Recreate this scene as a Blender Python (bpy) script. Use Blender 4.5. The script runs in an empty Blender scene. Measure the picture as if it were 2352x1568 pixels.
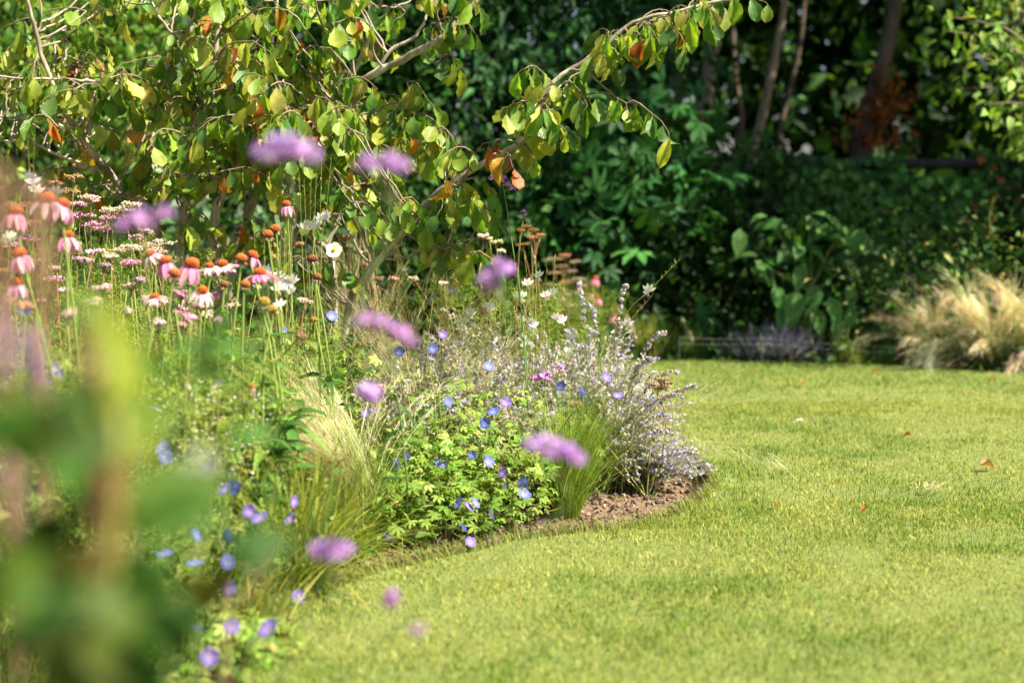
import bpy, math, random
import numpy as np
from mathutils import Vector, Matrix
from mathutils.geometry import delaunay_2d_cdt

C = bpy.context.scene.collection
rng = np.random.default_rng(11)
random.seed(5)
rad = math.radians

# ------------------------------------------------------------------ camera
CAM_H, PITCH, FPX = 0.95, rad(5.32), 3267.0       # eye height, tilt down, focal length in units of a 2352 px wide frame
cd = bpy.data.cameras.new('camera'); cam = bpy.data.objects.new('camera', cd); C.objects.link(cam)
cam.location = (0, 0, CAM_H); cam.rotation_euler = (rad(90) - PITCH, 0, 0)
cd.lens = 50; cd.sensor_width = 36; cd.clip_start = 0.05; cd.clip_end = 600
cd.dof.use_dof = True; cd.dof.focus_distance = 4.65; cd.dof.aperture_fstop = 1.8; cd.dof.aperture_blades = 0
bpy.context.scene.camera = cam

# ------------------------------------------------------------------ sky and sun
SUN_EL, SUN_DIR = rad(51), Vector((0.93, -0.37, 0)).normalized()    # sun to the right, a little behind the camera
w = bpy.data.worlds.new('World'); bpy.context.scene.world = w; w.use_nodes = True
nt = w.node_tree; bg = nt.nodes['Background']
sky = nt.nodes.new('ShaderNodeTexSky'); sky.sky_type = 'NISHITA'; sky.sun_disc = False
sky.sun_elevation = SUN_EL; sky.sun_rotation = math.atan2(SUN_DIR.x, SUN_DIR.y)
sky.air_density = 1.0; sky.dust_density = 2.5; sky.ozone_density = 0.4
nt.links.new(sky.outputs[0], bg.inputs['Color']); bg.inputs['Strength'].default_value = 0.05
sd = bpy.data.lights.new('sun', 'SUN'); sun = bpy.data.objects.new('sun', sd); C.objects.link(sun)
sd.energy = 5.0; sd.angle = rad(0.55); sd.color = (1.0, 0.91, 0.74)
SUNV = Vector((SUN_DIR.x * math.cos(SUN_EL), SUN_DIR.y * math.cos(SUN_EL), math.sin(SUN_EL)))
sun.rotation_euler = SUNV.to_track_quat('Z', 'Y').to_euler(); sun.location = SUNV * 40
sc = bpy.context.scene
sc.view_settings.view_transform = 'Standard'; sc.view_settings.look = 'None'; sc.view_settings.gamma = 1
sc.view_settings.exposure = 1.5
sc.render.engine = 'CYCLES'
cy = sc.cycles
cy.max_bounces = 7; cy.diffuse_bounces = 4; cy.glossy_bounces = 2; cy.transmission_bounces = 3; cy.transparent_max_bounces = 4
cy.caustics_reflective = False; cy.caustics_refractive = False; cy.sample_clamp_indirect = 6
cy.use_adaptive_sampling = True; cy.adaptive_threshold = 0.02; cy.use_denoising = True

# ------------------------------------------------------------------ helpers
def P(u, v, d):                       # a point seen at pixel (u, v) of a 2352x1568 frame, d metres down the Y axis
    cx, cyy = (u - 1176) / FPX, (784 - v) / FPX
    cp, sp = math.cos(PITCH), math.sin(PITCH)
    dx, dy, dz = cx, cp + sp * cyy, -sp + cp * cyy
    t = d / dy
    return np.array((dx * t, d, CAM_H + dz * t))
def G(u, v):                          # where that pixel meets the ground
    p = P(u, v, 1.0) - np.array((0, 0, CAM_H))
    t = -CAM_H / p[2]
    return np.array((p[0] * t, p[1] * t, 0.0))
def nrm(a):
    return a / np.maximum(np.linalg.norm(a, axis=-1, keepdims=True), 1e-9)
def basis(d, n):                      # columns: across, along, normal
    y = nrm(np.asarray(d, float)); z = np.asarray(n, float)
    z = nrm(z - (z * y).sum(-1, keepdims=True) * y); x = np.cross(y, z)
    return np.stack((x, y, z), -1)
def rdir(n, r=rng):
    return nrm(r.normal(size=(n, 3)))
def U(a, b, n=None):
    return rng.uniform(a, b, n)
def pal(cols, n, weights=None, jit=0.16):
    cols = np.array(cols, float); k = rng.choice(len(cols), n, p=None if weights is None else np.array(weights) / sum(weights))
    return cols[k] * (1 + rng.normal(0, jit, (n, 1))).clip(0.5, 1.6) * (1 + rng.normal(0, 0.06, (n, 3)))

class MB:                             # collects geometry, builds ONE mesh object
    def __init__(s): s.V, s.Q, s.T, s.C, s.A, s.n = [], [], [], [], [], 0
    def add(s, V, Q=None, T=None, col=(.5, .5, .5), uv=None):
        V = np.asarray(V, float).reshape(-1, 3); n = len(V)
        s.V.append(V)
        if Q is not None and len(Q): s.Q.append(np.asarray(Q, int).reshape(-1, 4) + s.n)
        if T is not None and len(T): s.T.append(np.asarray(T, int).reshape(-1, 3) + s.n)
        s.C.append(np.broadcast_to(np.asarray(col, float), (n, 3)))
        s.A.append(np.zeros((n, 2)) if uv is None else np.asarray(uv, float).reshape(-1, 2))
        s.n += n; return s
    def stamp(s, tpl, M, T, col, scale=1.0):     # tpl=(V,Q,uv[,tint]); M (N,3,3) T (N,3) col (N,3)
        V, Q, uv = tpl[:3]; N, k = len(T), len(V)
        if N == 0: return s
        sc_ = np.broadcast_to(np.asarray(scale, float), (N,) if np.ndim(scale) < 2 else (N, 3))
        L = V[None] * (sc_[:, None, None] if sc_.ndim == 1 else sc_[:, None, :])
        W = np.einsum('nij,nkj->nki', M, L) + T[:, None]
        QQ = Q[None] + (np.arange(N) * k)[:, None, None]
        cc = np.asarray(col, float)
        cc = np.repeat(cc[:, None], k, 1) if cc.ndim == 2 else cc
        if len(tpl) > 3: cc = cc * tpl[3][None]
        return s.add(W, QQ.reshape(-1, 4), None, cc.reshape(-1, 3), np.tile(uv, (N, 1)))
    def ribbons(s, base, az, L, lean, bend, width, col, segs=3, taper=1.6, twist=None, tipcol=None, cp=1.0):
        N = len(base); h = np.stack((np.cos(az), np.sin(az), np.zeros(N)), -1)
        tw = az + np.pi / 2 + (U(-.9, .9, N) if twist is None else twist)
        wv = np.stack((np.cos(tw), np.sin(tw), np.zeros(N)), -1)
        p = base.copy(); pts = [p.copy()]
        for i in range(segs):
            ph = lean + bend * ((i + .5) / segs)
            p = p + (L / segs)[:, None] * (np.sin(ph)[:, None] * h + np.cos(ph)[:, None] * np.array((0, 0, 1.)))
            pts.append(p)
        V, cc, uv = [], [], []
        tc = col if tipcol is None else tipcol
        for i in range(segs + 1):
            t = i / segs; wd = (width * max(0.06, 1 - t ** taper) * .5)[:, None] * wv
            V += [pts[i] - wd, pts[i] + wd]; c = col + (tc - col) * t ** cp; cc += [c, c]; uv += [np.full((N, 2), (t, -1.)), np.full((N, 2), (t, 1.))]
        k = 2 * (segs + 1); V = np.stack(V, 1); cc = np.stack(cc, 1); uv = np.stack(uv, 1)
        q = np.array([[2 * i, 2 * i + 1, 2 * i + 3, 2 * i + 2] for i in range(segs)])
        return s.add(V, (q[None] + (np.arange(N) * k)[:, None, None]), None, cc.reshape(-1, 3), uv)
    def tubes(s, Pts, R, col, sides=5, tipcol=None):   # Pts (N,K,3), R (N,K)
        Pts = np.asarray(Pts, float); N, K = Pts.shape[:2]; R = np.broadcast_to(np.asarray(R, float), (N, K))
        t = nrm(np.gradient(Pts, axis=1)); up = np.where(np.abs(t[..., 2:3]) > .9, np.array((1., 0, 0)), np.array((0, 0, 1.)))
        a = nrm(np.cross(t, up)); b = np.cross(t, a)
        th = np.arange(sides) * 2 * np.pi / sides
        V = Pts[:, :, None] + R[:, :, None, None] * (np.cos(th)[:, None] * a[:, :, None] + np.sin(th)[:, None] * b[:, :, None])
        q = []
        for i in range(K - 1):
            for j in range(sides): q.append([i * sides + j, i * sides + (j + 1) % sides, (i + 1) * sides + (j + 1) % sides, (i + 1) * sides + j])
        k = K * sides
        col = np.asarray(col, float); col = np.broadcast_to(col, (N, 3))
        if tipcol is not None:
            tt = np.linspace(0, 1, K)[None, :, None]; cc = col[:, None] * (1 - tt) + np.broadcast_to(np.asarray(tipcol, float), (N, 3))[:, None] * tt
        else: cc = np.repeat(col[:, None], K, 1)
        cc = np.repeat(cc[:, :, None], sides, 2)
        return s.add(V, np.array(q)[None] + (np.arange(N) * k)[:, None, None], None, cc.reshape(-1, 3))
    def build(s, name, mat, parent=None, loc=None, smooth=True):
        V = np.concatenate(s.V); 
        if loc is not None: V = V - np.asarray(loc, float)
        Q = np.concatenate(s.Q) if s.Q else np.zeros((0, 4), int); T = np.concatenate(s.T) if s.T else np.zeros((0, 3), int)
        me = bpy.data.meshes.new(name); me.vertices.add(len(V)); me.vertices.foreach_set('co', V.astype(np.float32).ravel())
        nl = Q.size + T.size; me.loops.add(nl); me.loops.foreach_set('vertex_index', np.concatenate((Q.ravel(), T.ravel())).astype(np.int32))
        me.polygons.add(len(Q) + len(T))
        me.polygons.foreach_set('loop_start', np.concatenate((np.arange(len(Q)) * 4, Q.size + np.arange(len(T)) * 3)).astype(np.int32))
        me.polygons.foreach_set('use_smooth', np.full(len(Q) + len(T), smooth))
        me.update(calc_edges=True)
        a = me.attributes.new('Col', 'FLOAT_COLOR', 'POINT'); cc = np.ones((len(V), 4), np.float32); cc[:, :3] = np.concatenate(s.C).clip(0, 1); a.data.foreach_set('color', cc.ravel())
        a = me.attributes.new('uvl', 'FLOAT2', 'POINT'); a.data.foreach_set('vector', np.concatenate(s.A).astype(np.float32).ravel())
        if mat: me.materials.append(mat)
        o = bpy.data.objects.new(name, me); C.objects.link(o)
        if parent is not None: o.parent = parent
        return o

def thing(name, label, cat, loc=(0, 0, 0), group=None, rz=0):
    o = bpy.data.objects.new(name, None); C.objects.link(o); o.location = tuple(float(x) for x in loc); o.rotation_euler = (0, 0, rz); o.empty_display_size = .05
    o['label'] = label; o['category'] = cat
    if group: o['group'] = group
    return o
def tag(o, label=None, cat=None, group=None, kind=None):
    for k, x in (('label', label), ('category', cat), ('group', group), ('kind', kind)):
        if x: o[k] = x
    return o
def inst(o, parent, loc, M=None, scale=1.0, name=None):         # another object sharing o's mesh
    c = o.copy(); C.objects.link(c); c.parent = parent
    if name: c.name = name
    m = Matrix([list(map(float, r)) for r in (np.eye(3) if M is None else M)]).to_4x4()
    c.matrix_local = Matrix.Translation([float(x) for x in loc]) @ m @ Matrix.Scale(float(scale), 4)
    return c

# ------------------------------------------------------------------ templates
def leaf_tpl(nu=4, nv=2, prof=None, width=.5, fold=.25, curl=.5, wave=0., nw=3):
    prof = prof or (lambda u: np.sin(np.pi * u ** .8) ** .8)
    u = np.linspace(0, 1, nu + 1); v = np.linspace(-1, 1, nv + 1)
    th = curl * u; ds = 1 / nu
    y = np.concatenate(([0], np.cumsum(np.cos(th[:-1] + curl * ds / 2) * ds))); zc = np.concatenate(([0], np.cumsum(-np.sin(th[:-1] + curl * ds / 2) * ds)))
    pw = np.maximum(prof(u), .02) * width / 2
    V, uv = [], []
    for i in range(nu + 1):
        for j in range(nv + 1):
            V.append((v[j] * pw[i], y[i], zc[i] + abs(v[j]) * pw[i] * fold * 2 + wave * np.sin(2 * np.pi * nw * u[i] + (1.3 if v[j] > 0 else 0)) * v[j] ** 2)); uv.append((u[i], v[j]))
    Q = [[i * (nv + 1) + j, i * (nv + 1) + j + 1, (i + 1) * (nv + 1) + j + 1, (i + 1) * (nv + 1) + j] for i in range(nu) for j in range(nv)]
    return np.array(V), np.array(Q), np.array(uv)
def join_tpl(parts):                  # [(tpl, M, T, tint)]
    V, Q, A, K, n = [], [], [], [], 0
    for t, M, T, tint in parts:
        V.append(t[0] @ np.asarray(M).T + np.asarray(T)); Q.append(t[1] + n); A.append(t[2]); K.append(np.broadcast_to(np.asarray(tint, float), (len(t[0]), 3))); n += len(t[0])
    return np.concatenate(V), np.concatenate(Q), np.concatenate(A), np.concatenate(K)
def rotz(a): c, s = math.cos(a), math.sin(a); return np.array(((c, -s, 0), (s, c, 0), (0, 0, 1.)))
def rotx(a): c, s = math.cos(a), math.sin(a); return np.array(((1., 0, 0), (0, c, -s), (0, s, c)))
LEAF_S = leaf_tpl(2, 2, width=.55, fold=.2, curl=.5)                       # simple small leaf
LEAF_M = leaf_tpl(4, 2, width=.5, fold=.22, curl=.7, wave=.02)
LANCE = leaf_tpl(6, 2, prof=lambda u: np.sin(np.pi * u ** .6), width=.26, fold=.3, curl=1.0, wave=.012)
NARROW = leaf_tpl(4, 1, prof=lambda u: np.sin(np.pi * u ** .7), width=.16, fold=0, curl=.8)
IRON = [leaf_tpl(7, 4, prof=lambda u: np.sin(np.pi * np.clip(u, 0, 1) ** 1.45) ** .6, width=w_, fold=f_, curl=c_, wave=wv, nw=nw)
        for w_, f_, c_, wv, nw in ((.64, .2, .5, .05, 3.2), (.54, .34, .9, .055, 2.6), (.66, .14, -.35, .05, 3.7), (.46, .5, .6, .06, 3))]
IRON_CURL = leaf_tpl(7, 4, prof=lambda u: np.sin(np.pi * u) ** .7, width=.5, fold=.75, curl=1.3, wave=.07, nw=2.4)
_lobe = leaf_tpl(4, 2, prof=lambda u: np.sin(np.pi * u ** 1.35) ** .9 + .05, width=.30, fold=.15, curl=.45, wave=.05)
PALM = join_tpl([(_lobe, rotz(a) * s_, (0, .0, 0), (1, 1, 1)) for a, s_ in ((0, 1), (.75, .92), (-.75, .92), (1.5, .75), (-1.5, .75))])
def clump_dots(n, r, flat):           # cluster of tiny blobs (octahedra as 4 bent quads)
    V0 = np.array(((1, 0, 0), (0, 1, 0), (-1, 0, 0), (0, -1, 0), (0, 0, 1), (0, 0, -1.)))
    Q0 = np.array(((0, 1, 4, 4), (1, 2, 4, 4)))
    return V0, Q0
def ball_tpl(nu=5, nv=4):
    V, Q, A = [], [], []
    for i in range(nv + 1):
        p = math.pi * (i + .02) / (nv + .04)
        for j in range(nu):
            a = 2 * math.pi * j / nu; V.append((math.sin(p) * math.cos(a), math.sin(p) * math.sin(a), math.cos(p))); A.append((i / nv, j / nu))
    for i in range(nv):
        for j in range(nu): Q.append([i * nu + j, (i + 1) * nu + j, (i + 1) * nu + (j + 1) % nu, i * nu + (j + 1) % nu])
    return np.array(V), np.array(Q), np.array(A)
BALL = ball_tpl(5, 3); BALL8 = ball_tpl(8, 6)
_pt = leaf_tpl(3, 2, prof=lambda u: np.sin(np.pi * np.clip(u, 0, 1) ** 1.9 * .93) ** .6 + .08, width=1.0, fold=-.05, curl=.35)
FLORET5 = join_tpl([(_pt, rotz(k * 2 * math.pi / 5) @ rotx(.5), (0, 0, 0), (1, 1, 1)) for k in range(5)])
_fp = leaf_tpl(2, 1, prof=lambda u: np.sin(np.pi * u ** 1.5) ** .7 + .1, width=.7, fold=0, curl=.4)
FLORET4 = join_tpl([(_fp, rotz(k * 2 * math.pi / 4) @ rotx(.3), (0, 0, 0), (1, 1, 1)) for k in range(4)])

# ------------------------------------------------------------------ materials
def N(nt, typ, **kw):
    n = nt.nodes.new(typ)
    for k, x in kw.items(): setattr(n, k, x)
    return n
def plant_mat(name, trans=.4, rough=.5, spec=.4, tcol=(1.25, 1.15, .55), veins=0., vfreq=7., vslant=.55, margin=None, mstart=.75, mottle=.25, mscale=40., bump=.0):
    m = bpy.data.materials.new(name); m.use_nodes = True; nt = m.node_tree; L = nt.links; nt.nodes.clear()
    out = N(nt, 'ShaderNodeOutputMaterial'); pr = N(nt, 'ShaderNodeBsdfPrincipled'); tr = N(nt, 'ShaderNodeBsdfTranslucent'); mx = N(nt, 'ShaderNodeMixShader')
    at = N(nt, 'ShaderNodeAttribute', attribute_name='Col'); geo = N(nt, 'ShaderNodeNewGeometry')
    no = N(nt, 'ShaderNodeTexNoise'); no.inputs['Scale'].default_value = mscale; no.inputs['Detail'].default_value = 3
    L.new(geo.outputs['Position'], no.inputs['Vector'])
    mr = N(nt, 'ShaderNodeMapRange'); mr.inputs['From Min'].default_value = .3; mr.inputs['From Max'].default_value = .7; mr.inputs['To Min'].default_value = 1 - mottle; mr.inputs['To Max'].default_value = 1 + mottle
    L.new(no.outputs['Fac'], mr.inputs['Value'])
    mul = N(nt, 'ShaderNodeVectorMath', operation='SCALE'); L.new(at.outputs['Color'], mul.inputs[0]); L.new(mr.outputs[0], mul.inputs['Scale'])
    col = mul.outputs[0]
    if veins or margin:
        uv = N(nt, 'ShaderNodeAttribute', attribute_name='uvl'); sx = N(nt, 'ShaderNodeSeparateXYZ'); L.new(uv.outputs['Vector'], sx.inputs[0])
        ab = N(nt, 'ShaderNodeMath', operation='ABSOLUTE'); L.new(sx.outputs['Y'], ab.inputs[0])
    if margin:
        a2 = N(nt, 'ShaderNodeMath', operation='MULTIPLY_ADD'); L.new(no.outputs['Fac'], a2.inputs[0]); a2.inputs[1].default_value = .55; L.new(ab.outputs[0], a2.inputs[2])
        tip = N(nt, 'ShaderNodeMath', operation='MULTIPLY_ADD'); L.new(sx.outputs['X'], tip.inputs[0]); tip.inputs[1].default_value = .22; L.new(a2.outputs[0], tip.inputs[2])
        mm = N(nt, 'ShaderNodeMapRange'); mm.inputs['From Min'].default_value = mstart + .32; mm.inputs['From Max'].default_value = mstart + .55; L.new(tip.outputs[0], mm.inputs['Value'])
        mc = N(nt, 'ShaderNodeMix', data_type='RGBA'); L.new(mm.outputs[0], mc.inputs['Factor']); L.new(col, mc.inputs['A']); mc.inputs['B'].default_value = (*margin, 1)
        col = mc.outputs['Result']
    if veins:
        f = N(nt, 'ShaderNodeMath', operation='MULTIPLY'); L.new(ab.outputs[0], f.inputs[0]); f.inputs[1].default_value = -vslant
        g = N(nt, 'ShaderNodeMath', operation='ADD'); L.new(f.outputs[0], g.inputs[0]); L.new(sx.outputs['X'], g.inputs[1])
        h = N(nt, 'ShaderNodeMath', operation='MULTIPLY'); L.new(g.outputs[0], h.inputs[0]); h.inputs[1].default_value = vfreq * 2 * math.pi
        s = N(nt, 'ShaderNodeMath', operation='SINE'); L.new(h.outputs[0], s.inputs[0])
        vr = N(nt, 'ShaderNodeMapRange'); vr.inputs['From Min'].default_value = .55; vr.inputs['From Max'].default_value = 1; L.new(s.outputs[0], vr.inputs['Value'])
        mid = N(nt, 'ShaderNodeMapRange'); mid.inputs['From Min'].default_value = .12; mid.inputs['From Max'].default_value = .02; L.new(ab.outputs[0], mid.inputs['Value'])
        mxx = N(nt, 'ShaderNodeMath', operation='MAXIMUM'); L.new(vr.outputs[0], mxx.inputs[0]); L.new(mid.outputs[0], mxx.inputs[1])
        vs = N(nt, 'ShaderNodeMath', operation='MULTIPLY'); L.new(mxx.outputs[0], vs.inputs[0]); vs.inputs[1].default_value = veins
        vc = N(nt, 'ShaderNodeMix', data_type='RGBA'); L.new(vs.outputs[0], vc.inputs['Factor']); L.new(col, vc.inputs['A']); vc.inputs['B'].default_value = (.28, .30, .08, 1)
        col = vc.outputs['Result']
        bp = N(nt, 'ShaderNodeBump'); bp.inputs['Strength'].default_value = .18; bp.inputs['Distance'].default_value = .003; L.new(s.outputs[0], bp.inputs['Height'])
        L.new(bp.outputs[0], pr.inputs['Normal'])
    L.new(col, pr.inputs['Base Color']); pr.inputs['Roughness'].default_value = rough; pr.inputs['Specular IOR Level'].default_value = spec
    tc = N(nt, 'ShaderNodeVectorMath', operation='MULTIPLY'); L.new(col, tc.inputs[0]); tc.inputs[1].default_value = tcol; L.new(tc.outputs[0], tr.inputs['Color'])
    mx.inputs[0].default_value = trans; L.new(pr.outputs[0], mx.inputs[1]); L.new(tr.outputs[0], mx.inputs[2]); L.new(mx.outputs[0], out.inputs['Surface'])
    return m
def solid_mat(name, rough=.85, scale=30., var=.35, bump=.4, bdist=.01, c2=None, detail=6., stretch=None):
    m = bpy.data.materials.new(name); m.use_nodes = True; nt = m.node_tree; L = nt.links; pr = nt.nodes['Principled BSDF']
    at = N(nt, 'ShaderNodeAttribute', attribute_name='Col'); geo = N(nt, 'ShaderNodeNewGeometry'); vec = geo.outputs['Position']
    if stretch:
        mp = N(nt, 'ShaderNodeVectorMath', operation='MULTIPLY'); L.new(vec, mp.inputs[0]); mp.inputs[1].default_value = stretch; vec = mp.outputs[0]
    no = N(nt, 'ShaderNodeTexNoise'); no.inputs['Scale'].default_value = scale; no.inputs['Detail'].default_value = detail; L.new(vec, no.inputs['Vector'])
    mr = N(nt, 'ShaderNodeMapRange'); mr.inputs['From Min'].default_value = .3; mr.inputs['From Max'].default_value = .7; mr.inputs['To Min'].default_value = 1 - var; mr.inputs['To Max'].default_value = 1 + var; L.new(no.outputs['Fac'], mr.inputs['Value'])
    mul = N(nt, 'ShaderNodeVectorMath', operation='SCALE'); L.new(at.outputs['Color'], mul.inputs[0]); L.new(mr.outputs[0], mul.inputs['Scale']); col = mul.outputs[0]
    if c2:
        n2 = N(nt, 'ShaderNodeTexNoise'); n2.inputs['Scale'].default_value = scale * .23; n2.inputs['Detail'].default_value = 4; L.new(vec, n2.inputs['Vector'])
        r2 = N(nt, 'ShaderNodeMapRange'); r2.inputs['From Min'].default_value = .48; r2.inputs['From Max'].default_value = .6; L.new(n2.outputs['Fac'], r2.inputs['Value'])
        mc = N(nt, 'ShaderNodeMix', data_type='RGBA'); L.new(r2.outputs[0], mc.inputs['Factor']); L.new(col, mc.inputs['A']); mc.inputs['B'].default_value = (*c2, 1); col = mc.outputs['Result']
    L.new(col, pr.inputs['Base Color']); pr.inputs['Roughness'].default_value = rough
    bp = N(nt, 'ShaderNodeBump'); bp.inputs['Strength'].default_value = bump; bp.inputs['Distance'].default_value = bdist; L.new(no.outputs['Fac'], bp.inputs['Height']); L.new(bp.outputs[0], pr.inputs['Normal'])
    return m
M_GRASS = plant_mat('grass_blade', trans=.35, rough=.55, spec=.15, mottle=.12, tcol=(1.1, 1.1, .6))
M_IRON = plant_mat('ironwood_leaf', trans=.45, rough=.42, spec=.45, veins=.10, vfreq=6, margin=(.36, .26, .04), mstart=1.02, mottle=.25, mscale=30, tcol=(1.15, 1.25, .4))
M_LEAF = plant_mat('soft_leaf', trans=.38, rough=.55, spec=.2, mottle=.2, tcol=(1.3, 1.2, .5))
M_DARKLEAF = plant_mat('glossy_leaf', trans=.25, rough=.55, spec=.14, mottle=.2, tcol=(1.2, 1.2, .5))
M_BIGLEAF = plant_mat('veined_leaf', trans=.3, rough=.48, spec=.25, veins=.25, vfreq=8, mottle=.18, tcol=(1.2, 1.2, .5))
M_PETAL = plant_mat('petal', trans=.35, rough=.6, spec=.2, mottle=.12, mscale=120, tcol=(1, 1, 1))
M_STRAW = plant_mat('straw', trans=.3, rough=.55, spec=.3, mottle=.15, tcol=(1.1, 1.05, .8))
M_STEM = solid_mat('stem', rough=.6, scale=60, var=.2, bump=.1)
M_CONE = solid_mat('flower_cone', rough=.8, scale=300, var=.4, bump=.5, bdist=.003)
M_BARK = solid_mat('bark', rough=.85, scale=45, var=.35, bump=.5, bdist=.006, c2=(.20, .17, .11), stretch=(1, 1, .35))
M_DARKBARK = solid_mat('dark_bark', rough=.9, scale=25, var=.4, bump=.6, bdist=.02, stretch=(1, 1, .25))
M_SOIL = solid_mat('soil', rough=.95, scale=90, var=.45, bump=.8, bdist=.02, c2=(.14, .095, .06))
M_STONE = solid_mat('stone', rough=.8, scale=40, var=.25, bump=.4)
# ------------------------------------------------------------------ ground, lawn, soil
def vnoise(x, y, s, seed=0):
    r = np.random.default_rng(seed).random((256, 256)); X, Y = np.asarray(x) * s + 1000.3, np.asarray(y) * s + 1000.7
    i, j = np.floor(X).astype(int), np.floor(Y).astype(int); fx, fy = X - i, Y - j; fx = fx * fx * (3 - 2 * fx); fy = fy * fy * (3 - 2 * fy)
    g = lambda a, b: r[a % 256, b % 256]
    return (g(i, j) * (1 - fx) + g(i + 1, j) * fx) * (1 - fy) + (g(i, j + 1) * (1 - fx) + g(i + 1, j + 1) * fx) * fy
def fbm(x, y, s, seed=0, o=4): return sum(vnoise(x, y, s * 2 ** k, seed + k) * .5 ** k for k in range(o)) / sum(.5 ** k for k in range(o))
def smooth(pts, n=8):                 # Catmull-Rom through the points
    p = np.array(pts, float); p = np.vstack((2 * p[0] - p[1], p, 2 * p[-1] - p[-2])); o = []
    for i in range(1, len(p) - 2):
        for t in np.linspace(0, 1, n, endpoint=False):
            o.append(.5 * (2 * p[i] + (p[i + 1] - p[i - 1]) * t + (2 * p[i - 1] - 5 * p[i] + 4 * p[i + 1] - p[i + 2]) * t * t + (3 * p[i] - p[i - 1] - 3 * p[i + 1] + p[i + 2]) * t ** 3))
    o.append(p[-2]); return np.array(o)
def inside(poly, x, y):
    x, y = np.asarray(x), np.asarray(y); r = np.zeros(x.shape, bool); n = len(poly)
    for i in range(n):
        (x1, y1), (x2, y2) = poly[i][:2], poly[(i + 1) % n][:2]
        c = (y1 > y) != (y2 > y); r ^= c & (x < (x2 - x1) * (y - y1) / (y2 - y1 + 1e-12) + x1)
    return r
EDGE_PX = [(565, 1560), (585, 1485), (640, 1412), (760, 1352), (900, 1308), (1040, 1272), (1250, 1228), (1400, 1212), (1530, 1182), (1606, 1148), (1640, 1106), (1612, 1064)]
bed_edge = smooth([(-.10, .1), (-.2, .9), (-.36, 1.6), (-.47, 2.3)] + [tuple(G(*p)[:2]) for p in EDGE_PX] + [(.60, 5.45), (.40, 5.9), (.0, 6.35), (-.7, 6.9), (-1.8, 7.2), (-3.5, 7.3), (-7, 7.2)], 6)
border_edge = smooth([(-7, 9.7), (-3, 9.4), (-1, 9.15)] + [tuple(G(*p)[:2]) for p in ((1440, 826), (1700, 829), (2050, 838), (2352, 860))] + [(5, 7.9), (9, 7.6)], 6)
BED = np.vstack((bed_edge, [(-7, .1)])); BORDER = np.vstack((border_edge, [(9, 40), (-7, 40)]))
lawn_poly = np.vstack((bed_edge, border_edge, [(9, -4), (-.05, -4)]))
def lawn_z(x, y): return (fbm(x, y, 1.3, 3, 3) - .5) * .035 + (vnoise(x, y, 5, 9) - .5) * .010
def soil_z(x, y):
    z = -.045 + (fbm(x, y, 3, 21, 3) - .5) * .05 + (fbm(x, y, 22, 31, 4) - .5) * .035
    hole = np.exp(-((x - .64) ** 2 + (y - 4.93) ** 2) / .012); return z - .07 * hole
b = MB(); s = 400
b.add([(-s, -s, -.2), (s, -s, -.2), (s, s, -.2), (-s, s, -.2)], [(0, 1, 2, 3)], col=(.05, .04, .025)); tag(b.build('ground', M_SOIL), kind='structure')
def fill(poly, step, region=None, jit=.3):
    x0, y0 = poly.min(0); x1, y1 = poly.max(0)
    if region: x0, y0, x1, y1 = max(x0, region[0]), max(y0, region[1]), min(x1, region[2]), min(y1, region[3])
    gx, gy = np.meshgrid(np.arange(x0, x1, step), np.arange(y0, y1, step)); gx = gx.ravel() + U(-jit, jit, gx.size) * step; gy = gy.ravel() + U(-jit, jit, gy.size) * step
    k = inside(poly, gx, gy); pts = [Vector(p) for p in poly] + [Vector(p) for p in zip(gx[k], gy[k])]
    n = len(poly); v, e, f, *_ = delaunay_2d_cdt(pts, [], [list(range(n))], 1, 1e-5)
    return np.array([(p.x, p.y) for p in v]), [list(t) for t in f]
v, f = fill(lawn_poly, .16); z = lawn_z(v[:, 0], v[:, 1]); b = MB()
b.add(np.column_stack((v, z)), None, f, col=(.14, .175, .04))
for e in (bed_edge, border_edge):     # cut turf edge
    zt = lawn_z(e[:, 0], e[:, 1]); n = len(e); V = np.vstack((np.column_stack((e, zt)), np.column_stack((e, zt - .05)), np.column_stack((e, np.full(n, -.17)))))
    b.add(V, [(i, i + 1, i + 1 + n * (k + 1) - n * k, i + n * (k + 1) - n * k) for k in (0,) for i in range(n - 1)], col=(.10, .085, .04))
    b.add(V, [(n + i, n + i + 1, 2 * n + i + 1, 2 * n + i) for i in range(n - 1)], col=(.075, .05, .03))
tag(b.build('lawn', solid_mat('turf_base', rough=.95, scale=120, var=.3, bump=.5)), kind='structure')
b = MB()                               # bed soil: coarse everywhere, fine where bare soil shows
def soil_patch(x0, x1, y0, y1, st, dz=0.):
    xs, ys = np.arange(x0, x1 + st / 2, st), np.arange(y0, y1 + st / 2, st); gx, gy = np.meshgrid(xs, ys); nx, ny = len(xs), len(ys)
    zz = soil_z(gx, gy) + dz; q = [(j * nx + i, j * nx + i + 1, (j + 1) * nx + i + 1, (j + 1) * nx + i) for j in range(ny - 1) for i in range(nx - 1)]
    cc = np.array((.19, .128, .08))[None] * (.75 + .5 * fbm(gx, gy, 40, 77, 3).ravel())[:, None]
    b.add(np.stack((gx, gy, zz), -1), q, col=cc)
soil_patch(-7, -.6, .1, 7.4, .06); soil_patch(-.6, 1.0, 2.8, 6.6, .012); soil_patch(-.6, 0, .1, 2.8, .03)
tag(b.build('flower_bed_soil', M_SOIL), kind='structure')
b = MB(); gx, gy = np.meshgrid(np.arange(-7, 9.1, .08), np.arange(7.4, 16, .08)); nx, ny = gx.shape[1], gx.shape[0]
gz = -.13 + .09 * fbm(gx, gy, 4, 5) + np.clip(gy - 9.3, 0, 2) * .04
gz = np.where(inside(BORDER, gx, gy), gz, -.12)
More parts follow.
